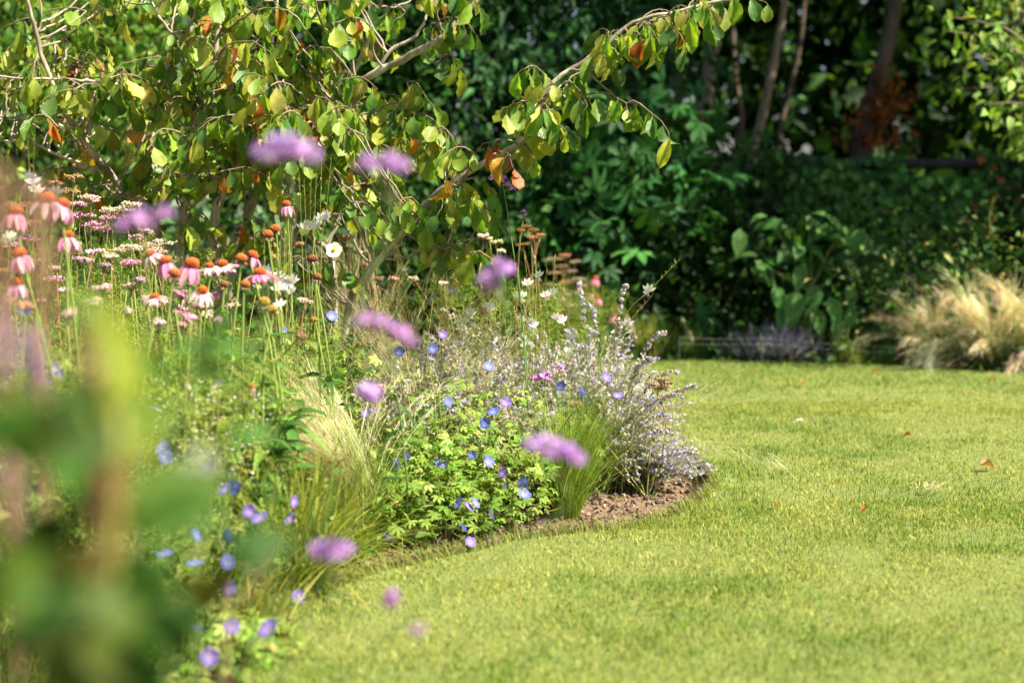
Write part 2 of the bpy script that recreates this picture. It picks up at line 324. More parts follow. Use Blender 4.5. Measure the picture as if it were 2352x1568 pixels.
b.add(np.stack((gx, gy, gz), -1), [(j * nx + i, j * nx + i + 1, (j + 1) * nx + i + 1, (j + 1) * nx + i) for j in range(ny - 1) for i in range(nx - 1)], col=(.085, .06, .04))
tag(b.build('border_soil', M_SOIL), kind='structure')
# crumbs of earth
n = 9000; x = U(-.5, .8, n); y = U(3.2, 5.2, n); k = inside(BED, x, y); x, y = x[k], y[k]; n = len(x); r = .003 + .010 * rng.random(n) ** 4
b = MB(); b.stamp(BALL, basis(rdir(n), rdir(n)), np.column_stack((x, y, soil_z(x, y) + r * .4)), pal([(.20, .14, .09), (.27, .20, .14), (.12, .08, .05), (.34, .26, .18)], n), scale=np.column_stack((r, r * U(.6, 1.2, n), r * U(.5, 1, n))))
tag(b.build('soil_crumbs', M_SOIL, smooth=False), kind='stuff')

# mown grass: blades all over the part of the lawn that can be seen
def grass(n, y0, y1, hgt, wid):
    y = y0 + (y1 - y0) * rng.random(n) ** .9; x = U(-.62, .42, n) * y + .12 * y; x = x.clip(-2.6, 4.6)
    k = inside(lawn_poly, x, y); return x[k], y[k], hgt, wid
b = MB()
for (x, y, hg, wd) in (grass(200000, 2.3, 4.6, .022, .0026), grass(190000, 4.2, 7, .024, .0030), grass(100000, 6.5, 9.4, .027, .0042)):
    n = len(x); z = lawn_z(x, y)
    dry = fbm(x, y, 1.1, 41, 3) * .5 + fbm(x, y, 6, 51, 3) * .5; dry = ((dry - .5) * 4.4 + .48 + .16 * np.sin(np.hypot(x + .2, (y - 5.2) * .9) * 2 * np.pi / .95)).clip(0, 1)
    lush = ((.5 - fbm(x, y, 1.3, 3, 3)) * 6).clip(-.6, 1)
    green = pal([(.115, .225, .020), (.16, .275, .03), (.085, .18, .016), (.20, .30, .045)], n, jit=.3); straw = pal([(.45, .43, .11), (.37, .37, .07), (.52, .50, .18), (.33, .36, .06)], n, jit=.3)
    pd = (.12 + .70 * dry - .32 * lush).clip(.03, .8); isd = rng.random(n) < pd
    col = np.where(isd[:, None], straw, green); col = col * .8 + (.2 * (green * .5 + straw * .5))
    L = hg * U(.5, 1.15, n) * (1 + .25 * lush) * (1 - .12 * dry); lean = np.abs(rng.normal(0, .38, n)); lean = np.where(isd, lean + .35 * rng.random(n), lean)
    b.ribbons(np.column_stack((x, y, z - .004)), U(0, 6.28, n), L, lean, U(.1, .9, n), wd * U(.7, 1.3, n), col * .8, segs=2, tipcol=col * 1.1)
# ragged fringe hanging over the cut edge
e = bed_edge; seg = rng.integers(30, 100, 5000); seg = seg[seg < len(e) - 1]; t = rng.random(len(seg)); p = e[seg] * (1 - t)[:, None] + e[seg + 1] * t[:, None]; tn = nrm(e[seg + 1] - e[seg]); n = len(p)
az = np.arctan2(tn[:, 0], -tn[:, 1]) + rng.normal(0, .7, n); p2 = p - .012 * np.column_stack((np.cos(az), np.sin(az))) * rng.random(n)[:, None] * 2
col = pal([(.14, .22, .03), (.24, .28, .06), (.3, .3, .09), (.18, .14, .06)], n)
b.ribbons(np.column_stack((p2, lawn_z(p[:, 0], p[:, 1]) - .004)), az, U(.025, .06, n), U(.1, 1.0, n), U(.3, 1.2, n), np.full(n, .003), col * .8, segs=3, tipcol=col)
tag(b.build('grass', M_GRASS), kind='stuff')
# ------------------------------------------------------------------ the ironwood tree
IRON_PAL = [(.11, .24, .03), (.21, .33, .035), (.33, .40, .05), (.43, .45, .08), (.06, .16, .025)]
def px3(pts): return np.array([P(u, v, d) for u, v, d in pts])
tree_base = np.array((-1.09, 5.25, -.03))
tree = thing('ironwood_tree', 'multi-stemmed tree with drooping yellow-green leaves turning orange at the rear of the flower bed', 'tree', tree_base)
LIMBS = [  # radius at foot, radius at tip, (pixel u, v, depth)
    (.040, .016, [(520, 1060, 5.2), (502, 640, 5.2), (484, 540, 5.2), (512, 430, 5.2), (523, 300, 5.2), (515, 210, 5.2), (530, 120, 5.2), (525, -60, 5.25)]),
    (.036, .010, [(415, 1060, 5.1), (412, 620, 5.1), (420, 540, 5.1), (440, 400, 5.1), (452, 290, 5.1), (475, 190, 5.1), (500, 90, 5.1), (512, -50, 5.1)]),
    (.030, .010, [(420, 1060, 5.35), (390, 640, 5.35), (330, 500, 5.3), (250, 400, 5.2), (175, 295, 5.1), (120, 180, 5.0), (85, 60, 5.0), (50, -50, 4.95)]),
    (.034, .016, [(520, 1060, 5.35), (530, 600, 5.35), (560, 500, 5.35), (640, 330, 5.35), (735, 245, 5.3), (840, 180, 5.2), (935, 130, 5.15), (1010, 88, 5.1), (1090, 10, 5.1), (1130, -60, 5.1)]),
    (.027, .009, [(720, 1060, 5.2), (800, 700, 5.1), (840, 635, 5.05), (900, 570, 5.0), (975, 490, 4.95), (1050, 425, 4.9), (1130, 370, 4.9), (1200, 325, 4.85), (1235, 245, 4.85), (1290, 190, 4.85), (1380, 125, 4.85), (1460, 60, 4.85), (1560, 28, 4.85), (1700, -6, 4.85)]),
    (.024, .009, [(610, 1060, 5.45), (640, 640, 5.4), (672, 500, 5.4), (690, 400, 5.4), (640, 200, 5.4), (625, 120, 5.4), (640, -40, 5.4)]),
    (.022, .009, [(760, 1060, 5.55), (770, 640, 5.5), (720, 540, 5.5), (760, 500, 5.45), (830, 470, 5.4), (900, 430, 5.3), (985, 370, 5.2), (1060, 330, 5.1)]),
    (.020, .008, [(660, 1060, 5.6), (640, 640, 5.6), (780, 380, 5.6), (790, 250, 5.55), (830, 130, 5.5), (860, 60, 5.45), (885, -50, 5.4)]),
    (.014, .006, [(850, 180, 5.2), (900, 120, 5.2), (955, 80, 5.2), (985, 20, 5.2), (1000, -50, 5.2)]),
    (.013, .005, [(385, 170, 5.1), (420, 100, 5.0), (385, 60, 5.0), (345, -10, 5.0), (330, -50, 5.0)]),
    (.012, .005, [(175, 295, 5.1), (95, 270, 5.0), (0, 262, 4.95), (-60, 270, 4.9)]),
    (.013, .005, [(240, 395, 5.2), (130, 360, 5.15), (60, 330, 5.1), (-40, 320, 5.1)]),
    (.012, .005, [(310, 215, 5.1), (260, 190, 5.05), (170, 178, 5.0), (60, 180, 4.95), (-50, 172, 4.9)]),
]
mb_limb = []; limb_pts = []
for r0, r1, pts in LIMBS:
    p = smooth(px3(pts), 7)
    if pts[0][1] > 1000: p[0, 2] = -.06; p[:7, 2] = np.linspace(-.06, p[7, 2], 8)[:7]
    wob = np.cumsum(rng.normal(0, .0022, p.shape), 0); wob -= np.linspace(0, 1, len(p))[:, None] * wob[-1]; p = p + wob
    R = .58 * np.linspace(r0, r1, len(p)) * (1 + .05 * rng.normal(size=len(p))) ; limb_pts.append((p, R)); mb_limb.append((p, R))
LP = np.concatenate([p[4:] for p, R in limb_pts]); LR = np.concatenate([R[4:] for p, R in limb_pts])
tw_b = MB(); lf = [MB() for _ in range(1)]; leafrec = []       # (pos, dir, nrm, len, tplkind, col)
def hang(pts3, n, size=.092, orange=.03, spread=.03, droop=1.0):
    pts3 = np.asarray(pts3); s = np.linspace(0.08, 1, n) * (len(pts3) - 1); i = np.minimum(s.astype(int), len(pts3) - 2); f = (s - i)[:, None]
    p = pts3[i] * (1 - f) + pts3[i + 1] * f; t = nrm(pts3[i + 1] - pts3[i])
    side = nrm(np.cross(t, (0, 0, 1.))) * np.where(np.arange(n) % 2, 1, -1)[:, None]
    st = p + side * U(.005, .02, n)[:, None] + t * U(0, .02, n)[:, None] - np.array((0, 0, 1.)) * U(.004, .016, n)[:, None]
    tw_b.tubes(np.stack((p, (p + st) / 2 + np.array((0, 0, .003)), st), 1), .0012, (.16, .10, .05), 3)
    d = side * U(.1, .6, n)[:, None] + t * U(.0, .45, n)[:, None] + np.array((0, 0, -1.)) * U(.7, 1.5, n)[:, None] * droop + rng.normal(0, .15, (n, 3))
    nr = side * .5 + np.array((.15, -.55, .35)) + rng.normal(0, .5, (n, 3))
    leafrec.append((st, d, nr, size * U(.6, 1.2, n), rng.random(n) < orange))
def twig(a, b, n, sag=.03, r=.0032, **kw):
    a, b = np.asarray(a), np.asarray(b); t = np.linspace(0, 1, 7)[:, None]; L = np.linalg.norm(b - a)
    q = a * (1 - t) + b * t + np.array((0, 0, 1.)) * (sag * 4 * t * (1 - t)) + np.cumsum(rng.normal(0, .004, (7, 3)), 0) * (t > 0)
    tw_b.tubes(q[None], np.linspace(r, .0012, 7)[None], (.27, .22, .16), 4, tipcol=(.22, .12, .06)); hang(q, n, **kw)
def link(p):                           # a thin branch from the nearest limb to the foot of a twig
    p = np.asarray(p); dd = np.linalg.norm((LP - p) * (1, .7, 1) + np.array((0, 0, .12)), axis=1); k = int(dd.argmin()); a = LP[k]
    if np.linalg.norm(a - p) < .012: return
    t = np.linspace(0, 1, 9)[:, None]; m = (a + p) / 2 + np.array((0, 0, -.03)) + rng.normal(0, .018, 3); q = a * (1 - t) ** 2 + 2 * m * t * (1 - t) + p * t * t
    q[1:-1] += rng.normal(0, .0025, (7, 3)); r0 = min(.0050, LR[k] * .7); tw_b.tubes(q[None], np.linspace(r0, .0032, 9)[None], (.33, .28, .21), 5)
def pt(u, v, d, u2, v2, d2, n, **kw):
    a, b_ = P(u, v, d), P(u2, v2, d2)
    if not (v < 30 and 1085 <= u <= 1345): link(a); twig(a, b_, n, **kw)
# clusters along the long limb on the right
D = 4.85
for a in ((1275, 195, D, 1205, 160, D - .1, 8), (1290, 195, D, 1345, 240, D - .08, 8), (1240, 250, D, 1290, 205, D + .1, 7), (1300, 205, D, 1350, 170, D + .15, 5),
          (1330, 232, D, 1445, 238, D - .1, 10), (1440, 238, D - .1, 1535, 292, D - .2, 6), (1235, 250, D, 1165, 252, D - .1, 7), (1225, 270, D, 1180, 248, D + .1, 5),
          (1225, 275, D, 1300, 300, D - .12, 8), (1230, 262, D, 1262, 235, D - .2, 8), (1215, 300, D, 1290, 285, D + .1, 8), (1235, 245, D, 1200, 262, D + .15, 6),
          (1375, 125, D, 1430, 80, D - .1, 8), (1390, 118, D, 1395, 70, D + .1, 6), (1430, 85, D, 1480, 95, D - .1, 7), (1350, 150, D, 1400, 145, D - .1, 5),
          (1460, 60, D, 1510, 85, D - .1, 9), (1480, 50, D, 1560, 50, D + .1, 9), (1510, 42, D, 1575, 90, D - .15, 8), (1530, 36, D, 1600, 40, D - .1, 9), (1580, 20, D, 1660, 20, D + .1, 8), (1600, 15, D, 1640, 55, D - .1, 7), (1640, 5, D, 1740, -5, D, 6), (1450, 70, D, 1530, 18, D + .1, 9)):
    pt(*a, size=.09, orange=.01)
for a in ((1190, 332, D, 1090, 352, D - .05, 4), (1090, 352, D - .05, 1005, 368, D - .1, 4), (1190, 335, D, 1225, 345, D, 4)):
    pt(*a, size=.085, orange=.4)
for a in ((1150, 362, D, 1172, 378, D - .1, 3), (1060, 418, D, 1025, 408, D - .1, 2)): pt(*a, size=.10, orange=.8)
for a in ((960, 580, 4.95, 1030, 570, 4.85, 6), (1010, 575, 4.9, 1090, 582, 4.8, 9), (1080, 580, 4.8, 1150, 612, 4.75, 8), (1040, 572, 4.9, 1120, 560, 5.0, 7),
          (975, 488, 4.95, 915, 470, 4.8, 7), (1050, 430, 4.9, 1100, 470, 4.8, 8), (1000, 462, 4.95, 1060, 455, 5.05, 6), (1040, 440, 4.9, 1015, 490, 4.75, 6), (1080, 410, 4.9, 1140, 450, 4.9, 5), (1100, 480, 4.85, 1150, 500, 4.9, 5), (940, 520, 4.95, 1010, 520, 4.9, 5), (925, 545, 5, 880, 520, 5.0, 4)):
    pt(*a, size=.09, orange=.03)
for a in ((1000, 60, 5.1, 1085, 90, 5.0, 9), (1010, 70, 5.1, 1070, 60, 5.1, 7), (960, 95, 5.2, 1020, 60, 5.1, 7), (1010, 140, 5.1, 1050, 135, 5.05, 5), (1000, -20, 5.1, 1090, 10, 5.0, 9), (1090, 0, 5.1, 1190, -15, 5, 9), (1160, -10, 5, 1260, -25, 5, 8), (1240, -20, 5, 1330, -20, 5, 6),
          (935, 190, 5.2, 985, 235, 5.0, 5), (950, 265, 5.1, 1010, 300, 5.0, 8), (1005, 295, 5, 1060, 330, 4.95, 8), (870, 260, 5.2, 950, 275, 5.0, 8), (840, 300, 5.2, 930, 310, 5.0, 9), (800, 330, 5.2, 900, 345, 5.0, 9), (920, 330, 5.1, 1000, 360, 5.0, 9)):
    pt(*a, size=.09, orange=.015)
# the rest of the crown
def scatter(poly, n, nl, d0=5.2, ds=.4, size=.083, orange=.02):
    poly = np.array(poly); c = 0
    while c < n:
        u, v = U(poly[:, 0].min(), poly[:, 0].max()), U(poly[:, 1].min(), poly[:, 1].max())
        if not inside(poly, u, v): continue
        c += 1; d = d0 + rng.uniform(-ds, ds); a = P(u, v, d); an = rng.uniform(0, 6.28); L = rng.uniform(.12, .26)
        link(a); twig(a, a + L * np.array((math.cos(an), math.sin(an) * .7, rng.uniform(-.35, .2))), int(nl * rng.uniform(.6, 1.3)), size=size, orange=orange)
scatter([(340, -60), (1000, -60), (960, 40), (850, 110), (840, 330), (700, 330), (640, 240), (420, 250), (320, 190)], 58, 9)
scatter([(440, 60), (800, 60), (820, 330), (560, 330), (430, 200)], 36, 9)
scatter([(50, 100), (170, 100), (330, 180), (330, 260), (60, 250)], 26, 9)
scatter([(0, 180), (140, 190), (140, 260), (0, 240)], 8, 8)
scatter([(20, 260), (170, 270), (170, 330), (20, 300)], 6, 6, orange=.15)
scatter([(60, -40), (270, -40), (230, 60), (100, 50)], 9, 6)
scatter([(130, 380), (330, 390), (320, 470), (160, 440)], 11, 7)
scatter([(330, 230), (560, 240), (640, 420), (420, 470), (330, 330)], 27, 8, orange=.06)
scatter([(560, 250), (860, 240), (860, 400), (620, 400)], 28, 8, orange=.05)
scatter([(640, 400), (900, 390), (860, 500), (640, 500)], 13, 7)
scatter([(430, 470), (760, 480), (760, 620), (420, 600)], 17, 6)
scatter([(250, -330), (1000, -330), (1050, -60), (200, -60)], 12, 7, ds=.6)      # above the frame
pos, dr, nr_, ln, og = [np.concatenate(x) for x in zip(*leafrec)]; nL = len(pos)
col = pal(IRON_PAL, nL, (2.2, 2.6, 2.2, 1.0, 1.2), jit=.18); aut = pal([(.50, .17, .02), (.42, .11, .02), (.55, .30, .03), (.30, .10, .03)], nL); turn = rng.random(nL) < .07
col = np.where(turn[:, None], col * .55 + .45 * pal([(.40, .28, .03), (.30, .12, .03)], nL), col); col = np.where(og[:, None], aut, col)
kind = rng.integers(0, 4, nL); kind[rng.random(nL) < .09] = 4; kind[og & (rng.random(nL) < .5)] = 4
lf = MB(); Bm = basis(dr, nr_)
for k in range(5):
    m = kind == k
    lf.stamp(IRON[k] if k < 4 else IRON_CURL, Bm[m], pos[m], col[m], scale=np.column_stack((ln[m] * U(.85, 1.1, m.sum()), ln[m], ln[m])))
for i, (p, R) in enumerate(mb_limb):
    b = MB(); b.tubes(p[None], R[None], (.50, .43, .32), 9, tipcol=(.46, .40, .32)); b.build('trunk' if LIMBS[i][2][0][1] > 1000 else 'branch', M_BARK, tree, tree_base)
tw_b.build('twigs', M_BARK, tree, tree_base); lf.build('crown', M_IRON, tree, tree_base)
# ------------------------------------------------------------------ background: shrubs, ivy hedge, wood
def foliage(mb, c, r, n, size, cols, tpl=LEAF_S, nclump=40, cl=.28, weights=None, hang_=0., up=.35, zmin=.02, shell=.55, jit=.22):
    c, r = np.array(c, float), np.array(r, float)
    q = rdir(nclump) * (shell + (1 - shell) * rng.random((nclump, 1))) ** 1.0; cc = c + q * r; k = rng.integers(0, nclump, n)
    p = cc[k] + rng.normal(0, 1, (n, 3)) * cl * np.array((1, 1, .7)) * (.6 + .8 * rng.random(nclump))[k][:, None]
    o = nrm(p - c) ; d = nrm(o * .6 + rdir(n) * .8 - np.array((0, 0, 1.)) * hang_); nr = rdir(n) * .7 + np.array((0, 0, up)) + o * .4
    tone = (1 + .25 * rng.normal(size=nclump)).clip(.55, 1.6)[k]; m = p[:, 2] > zmin
    mb.stamp(tpl, basis(d, nr)[m], p[m], (pal(cols, n, weights, jit) * tone[:, None])[m], scale=(size * U(.6, 1.25, n))[m]); return mb
def stems(mb, base, n, h, spread, r, col, seed=0, lean=(0, 0), K=6):
    base = np.array(base, float); az = U(0, 6.28, n); t = np.linspace(0, 1, K)[None, :, None]; tip = np.stack((np.cos(az) * spread * U(.3, 1, n) + lean[0], np.sin(az) * spread * U(.3, 1, n) + lean[1], h * U(.75, 1.05, n)), -1)[:, None]
    q = base + np.stack((np.cos(az), np.sin(az), 0 * az), -1)[:, None] * .03 + tip * np.concatenate((np.repeat(t ** 1.5, 2, 2), t), 2); q[:, 1:-1] += rng.normal(0, .01, (n, K - 2, 3)) * h
    mb.tubes(q, np.linspace(r, r * .4, K)[None], col, 5); return q
def shrub(name, label, cat, c, r, n, size, cols, stem_n=6, group=None, stem_col=(.16, .12, .08), mat=None, zbase=-.04, **kw):
    o = thing(name, label, cat, (c[0], c[1], zbase), group); loc = (c[0], c[1], zbase)
    b = MB(); foliage(b, c, r, n, size, cols, **kw); b.build('foliage', mat or M_LEAF, o, loc)
    b = MB(); stems(b, (c[0], c[1], zbase - .04), stem_n, c[2] + .3 * r[2], r[0] * .7, .014, stem_col); b.build('stem', M_BARK, o, loc); return o
LIT = [(.12, .25, .035), (.18, .32, .06), (.26, .38, .08), (.07, .17, .03)]  # leaf greens brightened so the foliage looks sunlit
MID = [(.028, .095, .02), (.046, .13, .028), (.019, .068, .015), (.07, .17, .035)]  # shaded foliage, with the shade put into its green
DARK = [(.017, .056, .013), (.027, .08, .017), (.012, .04, .009), (.05, .12, .024)]  # dark evergreen, darkened further to deepen the background shade
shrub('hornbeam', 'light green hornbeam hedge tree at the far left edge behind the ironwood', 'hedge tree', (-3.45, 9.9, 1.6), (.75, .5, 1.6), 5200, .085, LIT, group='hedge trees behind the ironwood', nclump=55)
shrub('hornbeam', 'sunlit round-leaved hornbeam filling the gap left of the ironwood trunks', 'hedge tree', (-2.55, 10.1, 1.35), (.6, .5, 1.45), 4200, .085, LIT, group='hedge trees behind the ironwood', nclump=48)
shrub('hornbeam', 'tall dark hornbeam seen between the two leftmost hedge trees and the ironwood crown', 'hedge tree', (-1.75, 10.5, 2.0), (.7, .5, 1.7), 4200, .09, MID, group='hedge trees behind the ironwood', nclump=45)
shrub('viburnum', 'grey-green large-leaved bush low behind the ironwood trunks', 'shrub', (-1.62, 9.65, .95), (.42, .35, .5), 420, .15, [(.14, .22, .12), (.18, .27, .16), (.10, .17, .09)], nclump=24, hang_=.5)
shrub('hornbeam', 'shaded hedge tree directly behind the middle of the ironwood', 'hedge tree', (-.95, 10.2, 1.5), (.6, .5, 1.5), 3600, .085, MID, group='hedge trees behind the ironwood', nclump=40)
shrub('cherry_laurel', 'dark laurel wall with long hanging leaves beside the long ironwood branch', 'shrub', (-.2, 10.6, 1.6), (.95, .5, 1.7), 5600, .16, [(.03, .095, .03), (.05, .135, .045), (.022, .07, .022)], tpl=LANCE, nclump=50, hang_=.9, mat=M_DARKLEAF)
shrub('cherry_laurel', 'tall laurel with drooping leaves beneath the tip of the long ironwood branch', 'shrub', (.62, 10.9, 1.9), (.58, .5, 1.2), 2800, .17, [(.022, .085, .028), (.036, .115, .036), (.016, .058, .02)], tpl=LANCE, nclump=40, hang_=.9, mat=M_DARKLEAF)
o = shrub('chestnut_shrub', 'deep green shrub with bare crooked stems and fan-shaped leaf clusters behind the catmint', 'shrub', (.72, 9.85, .98), (.52, .4, .45), 900, .17, [(.026, .10, .026), (.042, .135, .03), (.02, .07, .02)], tpl=PALM, nclump=42, stem_n=7, hang_=.3, mat=M_DARKLEAF, stem_col=(.22, .16, .10))
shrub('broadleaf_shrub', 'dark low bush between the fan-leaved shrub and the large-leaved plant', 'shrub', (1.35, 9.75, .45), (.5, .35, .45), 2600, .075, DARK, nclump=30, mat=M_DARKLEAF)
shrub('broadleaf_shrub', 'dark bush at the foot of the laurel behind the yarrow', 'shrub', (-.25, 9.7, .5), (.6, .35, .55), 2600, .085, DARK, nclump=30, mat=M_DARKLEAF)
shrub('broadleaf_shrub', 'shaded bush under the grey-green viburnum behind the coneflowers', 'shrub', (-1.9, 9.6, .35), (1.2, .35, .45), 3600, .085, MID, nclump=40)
# ivy over a fence
fence = thing('fence', 'dark timber fence almost hidden by ivy with its top rail showing', 'fence', (3.4, 10.25, -.05))
for x in np.arange(1.4, 6.4, 1.2):
    b = MB(); b.tubes(np.array([[(x, 10.25, -.2), (x, 10.25, .5), (x, 10.25, 1.22)]]), .045, (.05, .045, .04), 6); b.build('post', M_DARKBARK, fence, (3.4, 10.25, -.05))
for z in (.35, 1.26):
    b = MB(); b.tubes(np.array([[(1.3, 10.21, z), (3.0, 10.21, z + .01), (4.6, 10.2, z), (6.4, 10.21, z)]]), .036, (.02, .024, .028), 8); b.build('rail', M_DARKBARK, fence, (3.4, 10.25, -.05))
for i, x in enumerate(np.arange(1.35, 6.3, .165)):
    b = MB(); V = np.array([(x, 10.285, -.1), (x + .15, 10.285, -.1), (x + .15, 10.305, -.1), (x, 10.305, -.1)]); V = np.vstack((V, V + (0, 0, 1.24)))
    b.add(V, [(0, 1, 5, 4), (1, 2, 6, 5), (2, 3, 7, 6), (3, 0, 4, 7), (4, 5, 6, 7)], col=np.array((.06, .05, .04)) * rng.uniform(.8, 1.2)); b.build('board', M_DARKBARK, fence, (3.4, 10.25, -.05), smooth=False)
b = MB(); n = 15000; x = 1.0 + 5.4 * rng.random(n); hgt = 1.33 + .12 * (fbm(x, x * 0, 1.6, 61) - .5) * 4 + .12 * (x > 4.1); t = rng.random(n) ** .8; z = t * hgt
y = 10.12 - .22 * fbm(x, z, 1.8, 63, 3) * np.sin(np.pi * t.clip(.1, .95)) ** .5 + rng.normal(0, .05, n) + np.where(t > .93, U(-.1, .4, n), 0)
bare = (vnoise(x, z, 3.1, 66) > .72) & (x > 3.0) & (t < .9) | ((np.abs(x - 3.02) < .27) & (z > 1.19)); k = ~bare
cc = pal(DARK, n, (2, 2, 1, 1.3), .25) * (1.0 + 1.2 * (vnoise(x, z, 1.3, 68) > .5))[:, None]; dead = rng.random(n) < .05 * (x > 2.6); cc[dead] = pal([(.30, .11, .03), (.22, .08, .03)], int(dead.sum()))  # brighter noise patches paint lit leaves into the ivy colour
b.stamp(LEAF_S, basis(np.stack((rng.normal(0, .5, n), np.full(n, -.5), np.full(n, -.8)), -1), np.stack((rng.normal(0, .5, n), np.full(n, -1.), U(0, 1.2, n)), -1))[k], np.stack((x, y, z), -1)[k], cc[k], scale=np.column_stack((U(.06, .10, n) * 1.5, U(.05, .09, n), U(.05, .09, n)))[k])
ivy = thing('ivy_hedge', 'long dark hedge of ivy climbing over the fence below the tree trunks', 'ivy', (3.4, 10.1, -.05)); b.build('foliage', M_DARKLEAF, ivy, (3.4, 10.1, -.05))
b = MB(); n = 60; x = U(1.1, 6.3, n); q = np.stack([np.stack((x + np.cumsum(rng.normal(0, .05, (n, 8)), 1)[:, j], np.full(n, 10.2), np.full(n, -.1 + j * .18)), -1) for j in range(8)], 1); b.tubes(q, .006, (.12, .09, .06), 4); b.build('stem', M_BARK, ivy, (3.4, 10.1, -.05))
# woodland trees behind the fence
def wood_tree(label, pts, r0, r1, crown, n, size=.12, cols=MID, col=(.13, .10, .075), dead=False, extra=()):
    p = px3(pts); foot = np.array((p[0][0] + (p[0][0] - p[1][0]) * .5, p[0][1], -.2)); top = p[-1] + (p[-1] - p[-2]) * 1.6 + np.array((0, 0, .5)); p = smooth(np.vstack((foot[None], p, top[None])), 6)
    o = thing('woodland_tree', label, 'tree', foot, 'trees of the wood beyond the fence')
    b = MB(); b.tubes(p[None], np.linspace(r0, r1 * .6, len(p))[None], col, 10)
    m = len(p) // 2; 
    for _ in range(9):
        a = p[rng.integers(m, len(p))]
        if a[2] < 2.75: continue
        e = a + np.array((rng.normal(0, .9), rng.normal(0, .7), rng.uniform(.2, 1.1))); b.tubes(smooth([a, (a + e) / 2 + rng.normal(0, .08, 3), e], 4)[None], np.linspace(r1 * .5, .006, 9)[None], col, 5)
    b.build('trunk', M_DARKBARK, o, foot)
    b = MB(); foliage(b, crown, extra or (1.5, 1.3, 1.3), n, size, cols, nclump=60, cl=.3, up=.6, tpl=LEAF_S); b.build('crown', M_LEAF, o, foot)
    if dead:
        b = MB(); k = 520; s = rng.random(k) ** 1.3; i = (s * (len(p) * .62)).astype(int); c = p[i] + np.column_stack((rng.normal(.03, .11 + .06 * (1 - s)), rng.normal(-.10, .08, k), rng.normal(0, .08, k))) ; keep = fbm(c[:, 0], c[:, 2], 3.2, 90) > .44
        b.stamp(LEAF_M, basis(rdir(k) - (0, 0, .8), rdir(k) + (0, -.6, .3))[keep], c[keep], pal([(.30, .10, .025), (.40, .16, .04), (.20, .07, .02), (.13, .06, .03)], k)[keep], scale=U(.05, .11, k)[keep]); b.build('dead_ivy', M_LEAF, o, foot)
    return o
wood_tree('straight pale trunk of a woodland tree just right of the ironwood branch tip', [(1600, 400, 12.3), (1612, 300, 12.3), (1640, 80, 12.3), (1650, -40, 12.3)], .085, .05, (1.8, 11.3, 4.4), 2600, col=(.30, .235, .17))
wood_tree('slim pale trunk leaning to the right in the middle of the wood', [(1725, 385, 12.0), (1748, 280, 12.0), (1782, 120, 12.0), (1806, -20, 12.0)], .055, .032, (3.3, 11.2, 4.6), 2400, col=(.30, .24, .17))
wood_tree('thin crooked dark trunk between the two pale trunks', [(1688, 380, 13.0), (1704, 275, 13.0), (1688, 160, 13.0), (1680, -20, 13.0)], .035, .022, (1.4, 13.6, 4.6), 2200)
wood_tree('short dim trunk half hidden behind the laurel leaves', [(1548, 420, 12.0), (1552, 330, 12.0), (1560, 200, 12.0), (1545, -20, 12.)], .05, .03, (.2, 11.8, 4.7), 2200, col=(.27, .2, .14))
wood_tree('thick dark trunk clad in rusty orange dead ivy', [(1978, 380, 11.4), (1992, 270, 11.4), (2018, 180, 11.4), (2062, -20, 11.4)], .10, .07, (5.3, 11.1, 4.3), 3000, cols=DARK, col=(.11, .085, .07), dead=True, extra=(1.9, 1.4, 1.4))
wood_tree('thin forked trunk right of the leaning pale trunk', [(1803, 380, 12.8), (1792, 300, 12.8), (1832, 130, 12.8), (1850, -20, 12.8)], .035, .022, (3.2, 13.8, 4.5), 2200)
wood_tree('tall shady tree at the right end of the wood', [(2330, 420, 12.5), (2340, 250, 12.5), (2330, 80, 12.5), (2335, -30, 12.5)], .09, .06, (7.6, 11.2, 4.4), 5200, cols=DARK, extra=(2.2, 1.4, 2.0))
def added_shade_tree(label, x, y, h, crown, r, n):  # unseen trees, added out of view to cast shade on hedge and wood
    foot = (x, y, -.2); o = thing('added_shade_tree', label, 'tree', foot, 'unseen trees added at the right to shade the hedge'); q = smooth([foot, (x + .05, y, h * .4), (x - .05, y + .05, h)], 6); b = MB(); b.tubes(q[None], np.linspace(.16, .05, len(q))[None], (.14, .11, .08), 10); b.build('trunk', M_DARKBARK, o, foot)
    b = MB(); foliage(b, crown, r, n, .16, MID, nclump=90, cl=.34, up=.6, shell=.3); b.build('crown', M_LEAF, o, foot)
added_shade_tree('tall tree added outside the view at the right to shade the ivy hedge', 6.4, 8.9, 6.6, (6.2, 8.8, 6.2), (1.8, .9, 1.8), 4600)
added_shade_tree('tallest tree added outside the view at the far right for its shade', 8.6, 8.6, 7.8, (8.4, 8.4, 7.4), (1.9, 1.0, 2.2), 5200)
added_shade_tree('tree added outside the view behind the hazel to shade the wood', 4.6, 10.0, 5.6, (4.2, 9.9, 5.2), (1.6, .8, 1.5), 5600)
b = MB()                               # the far wood, one mass of leaves
n = 50000; x = U(-9, 15, n); y = 14.5 + 5 * rng.random(n); z = .1 + 6.5 * rng.random(n)
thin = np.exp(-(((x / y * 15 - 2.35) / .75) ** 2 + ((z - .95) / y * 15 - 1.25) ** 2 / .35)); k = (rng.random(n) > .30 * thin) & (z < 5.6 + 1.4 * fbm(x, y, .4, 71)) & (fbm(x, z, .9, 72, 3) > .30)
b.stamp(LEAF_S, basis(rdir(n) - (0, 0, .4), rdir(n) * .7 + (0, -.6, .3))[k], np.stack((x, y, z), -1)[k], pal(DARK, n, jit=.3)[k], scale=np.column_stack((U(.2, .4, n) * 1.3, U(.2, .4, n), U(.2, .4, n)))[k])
tag(b.build('far_woods', M_LEAF), kind='stuff')
b = MB(); n = 9000                     # dim leaves in the wood between the trunks
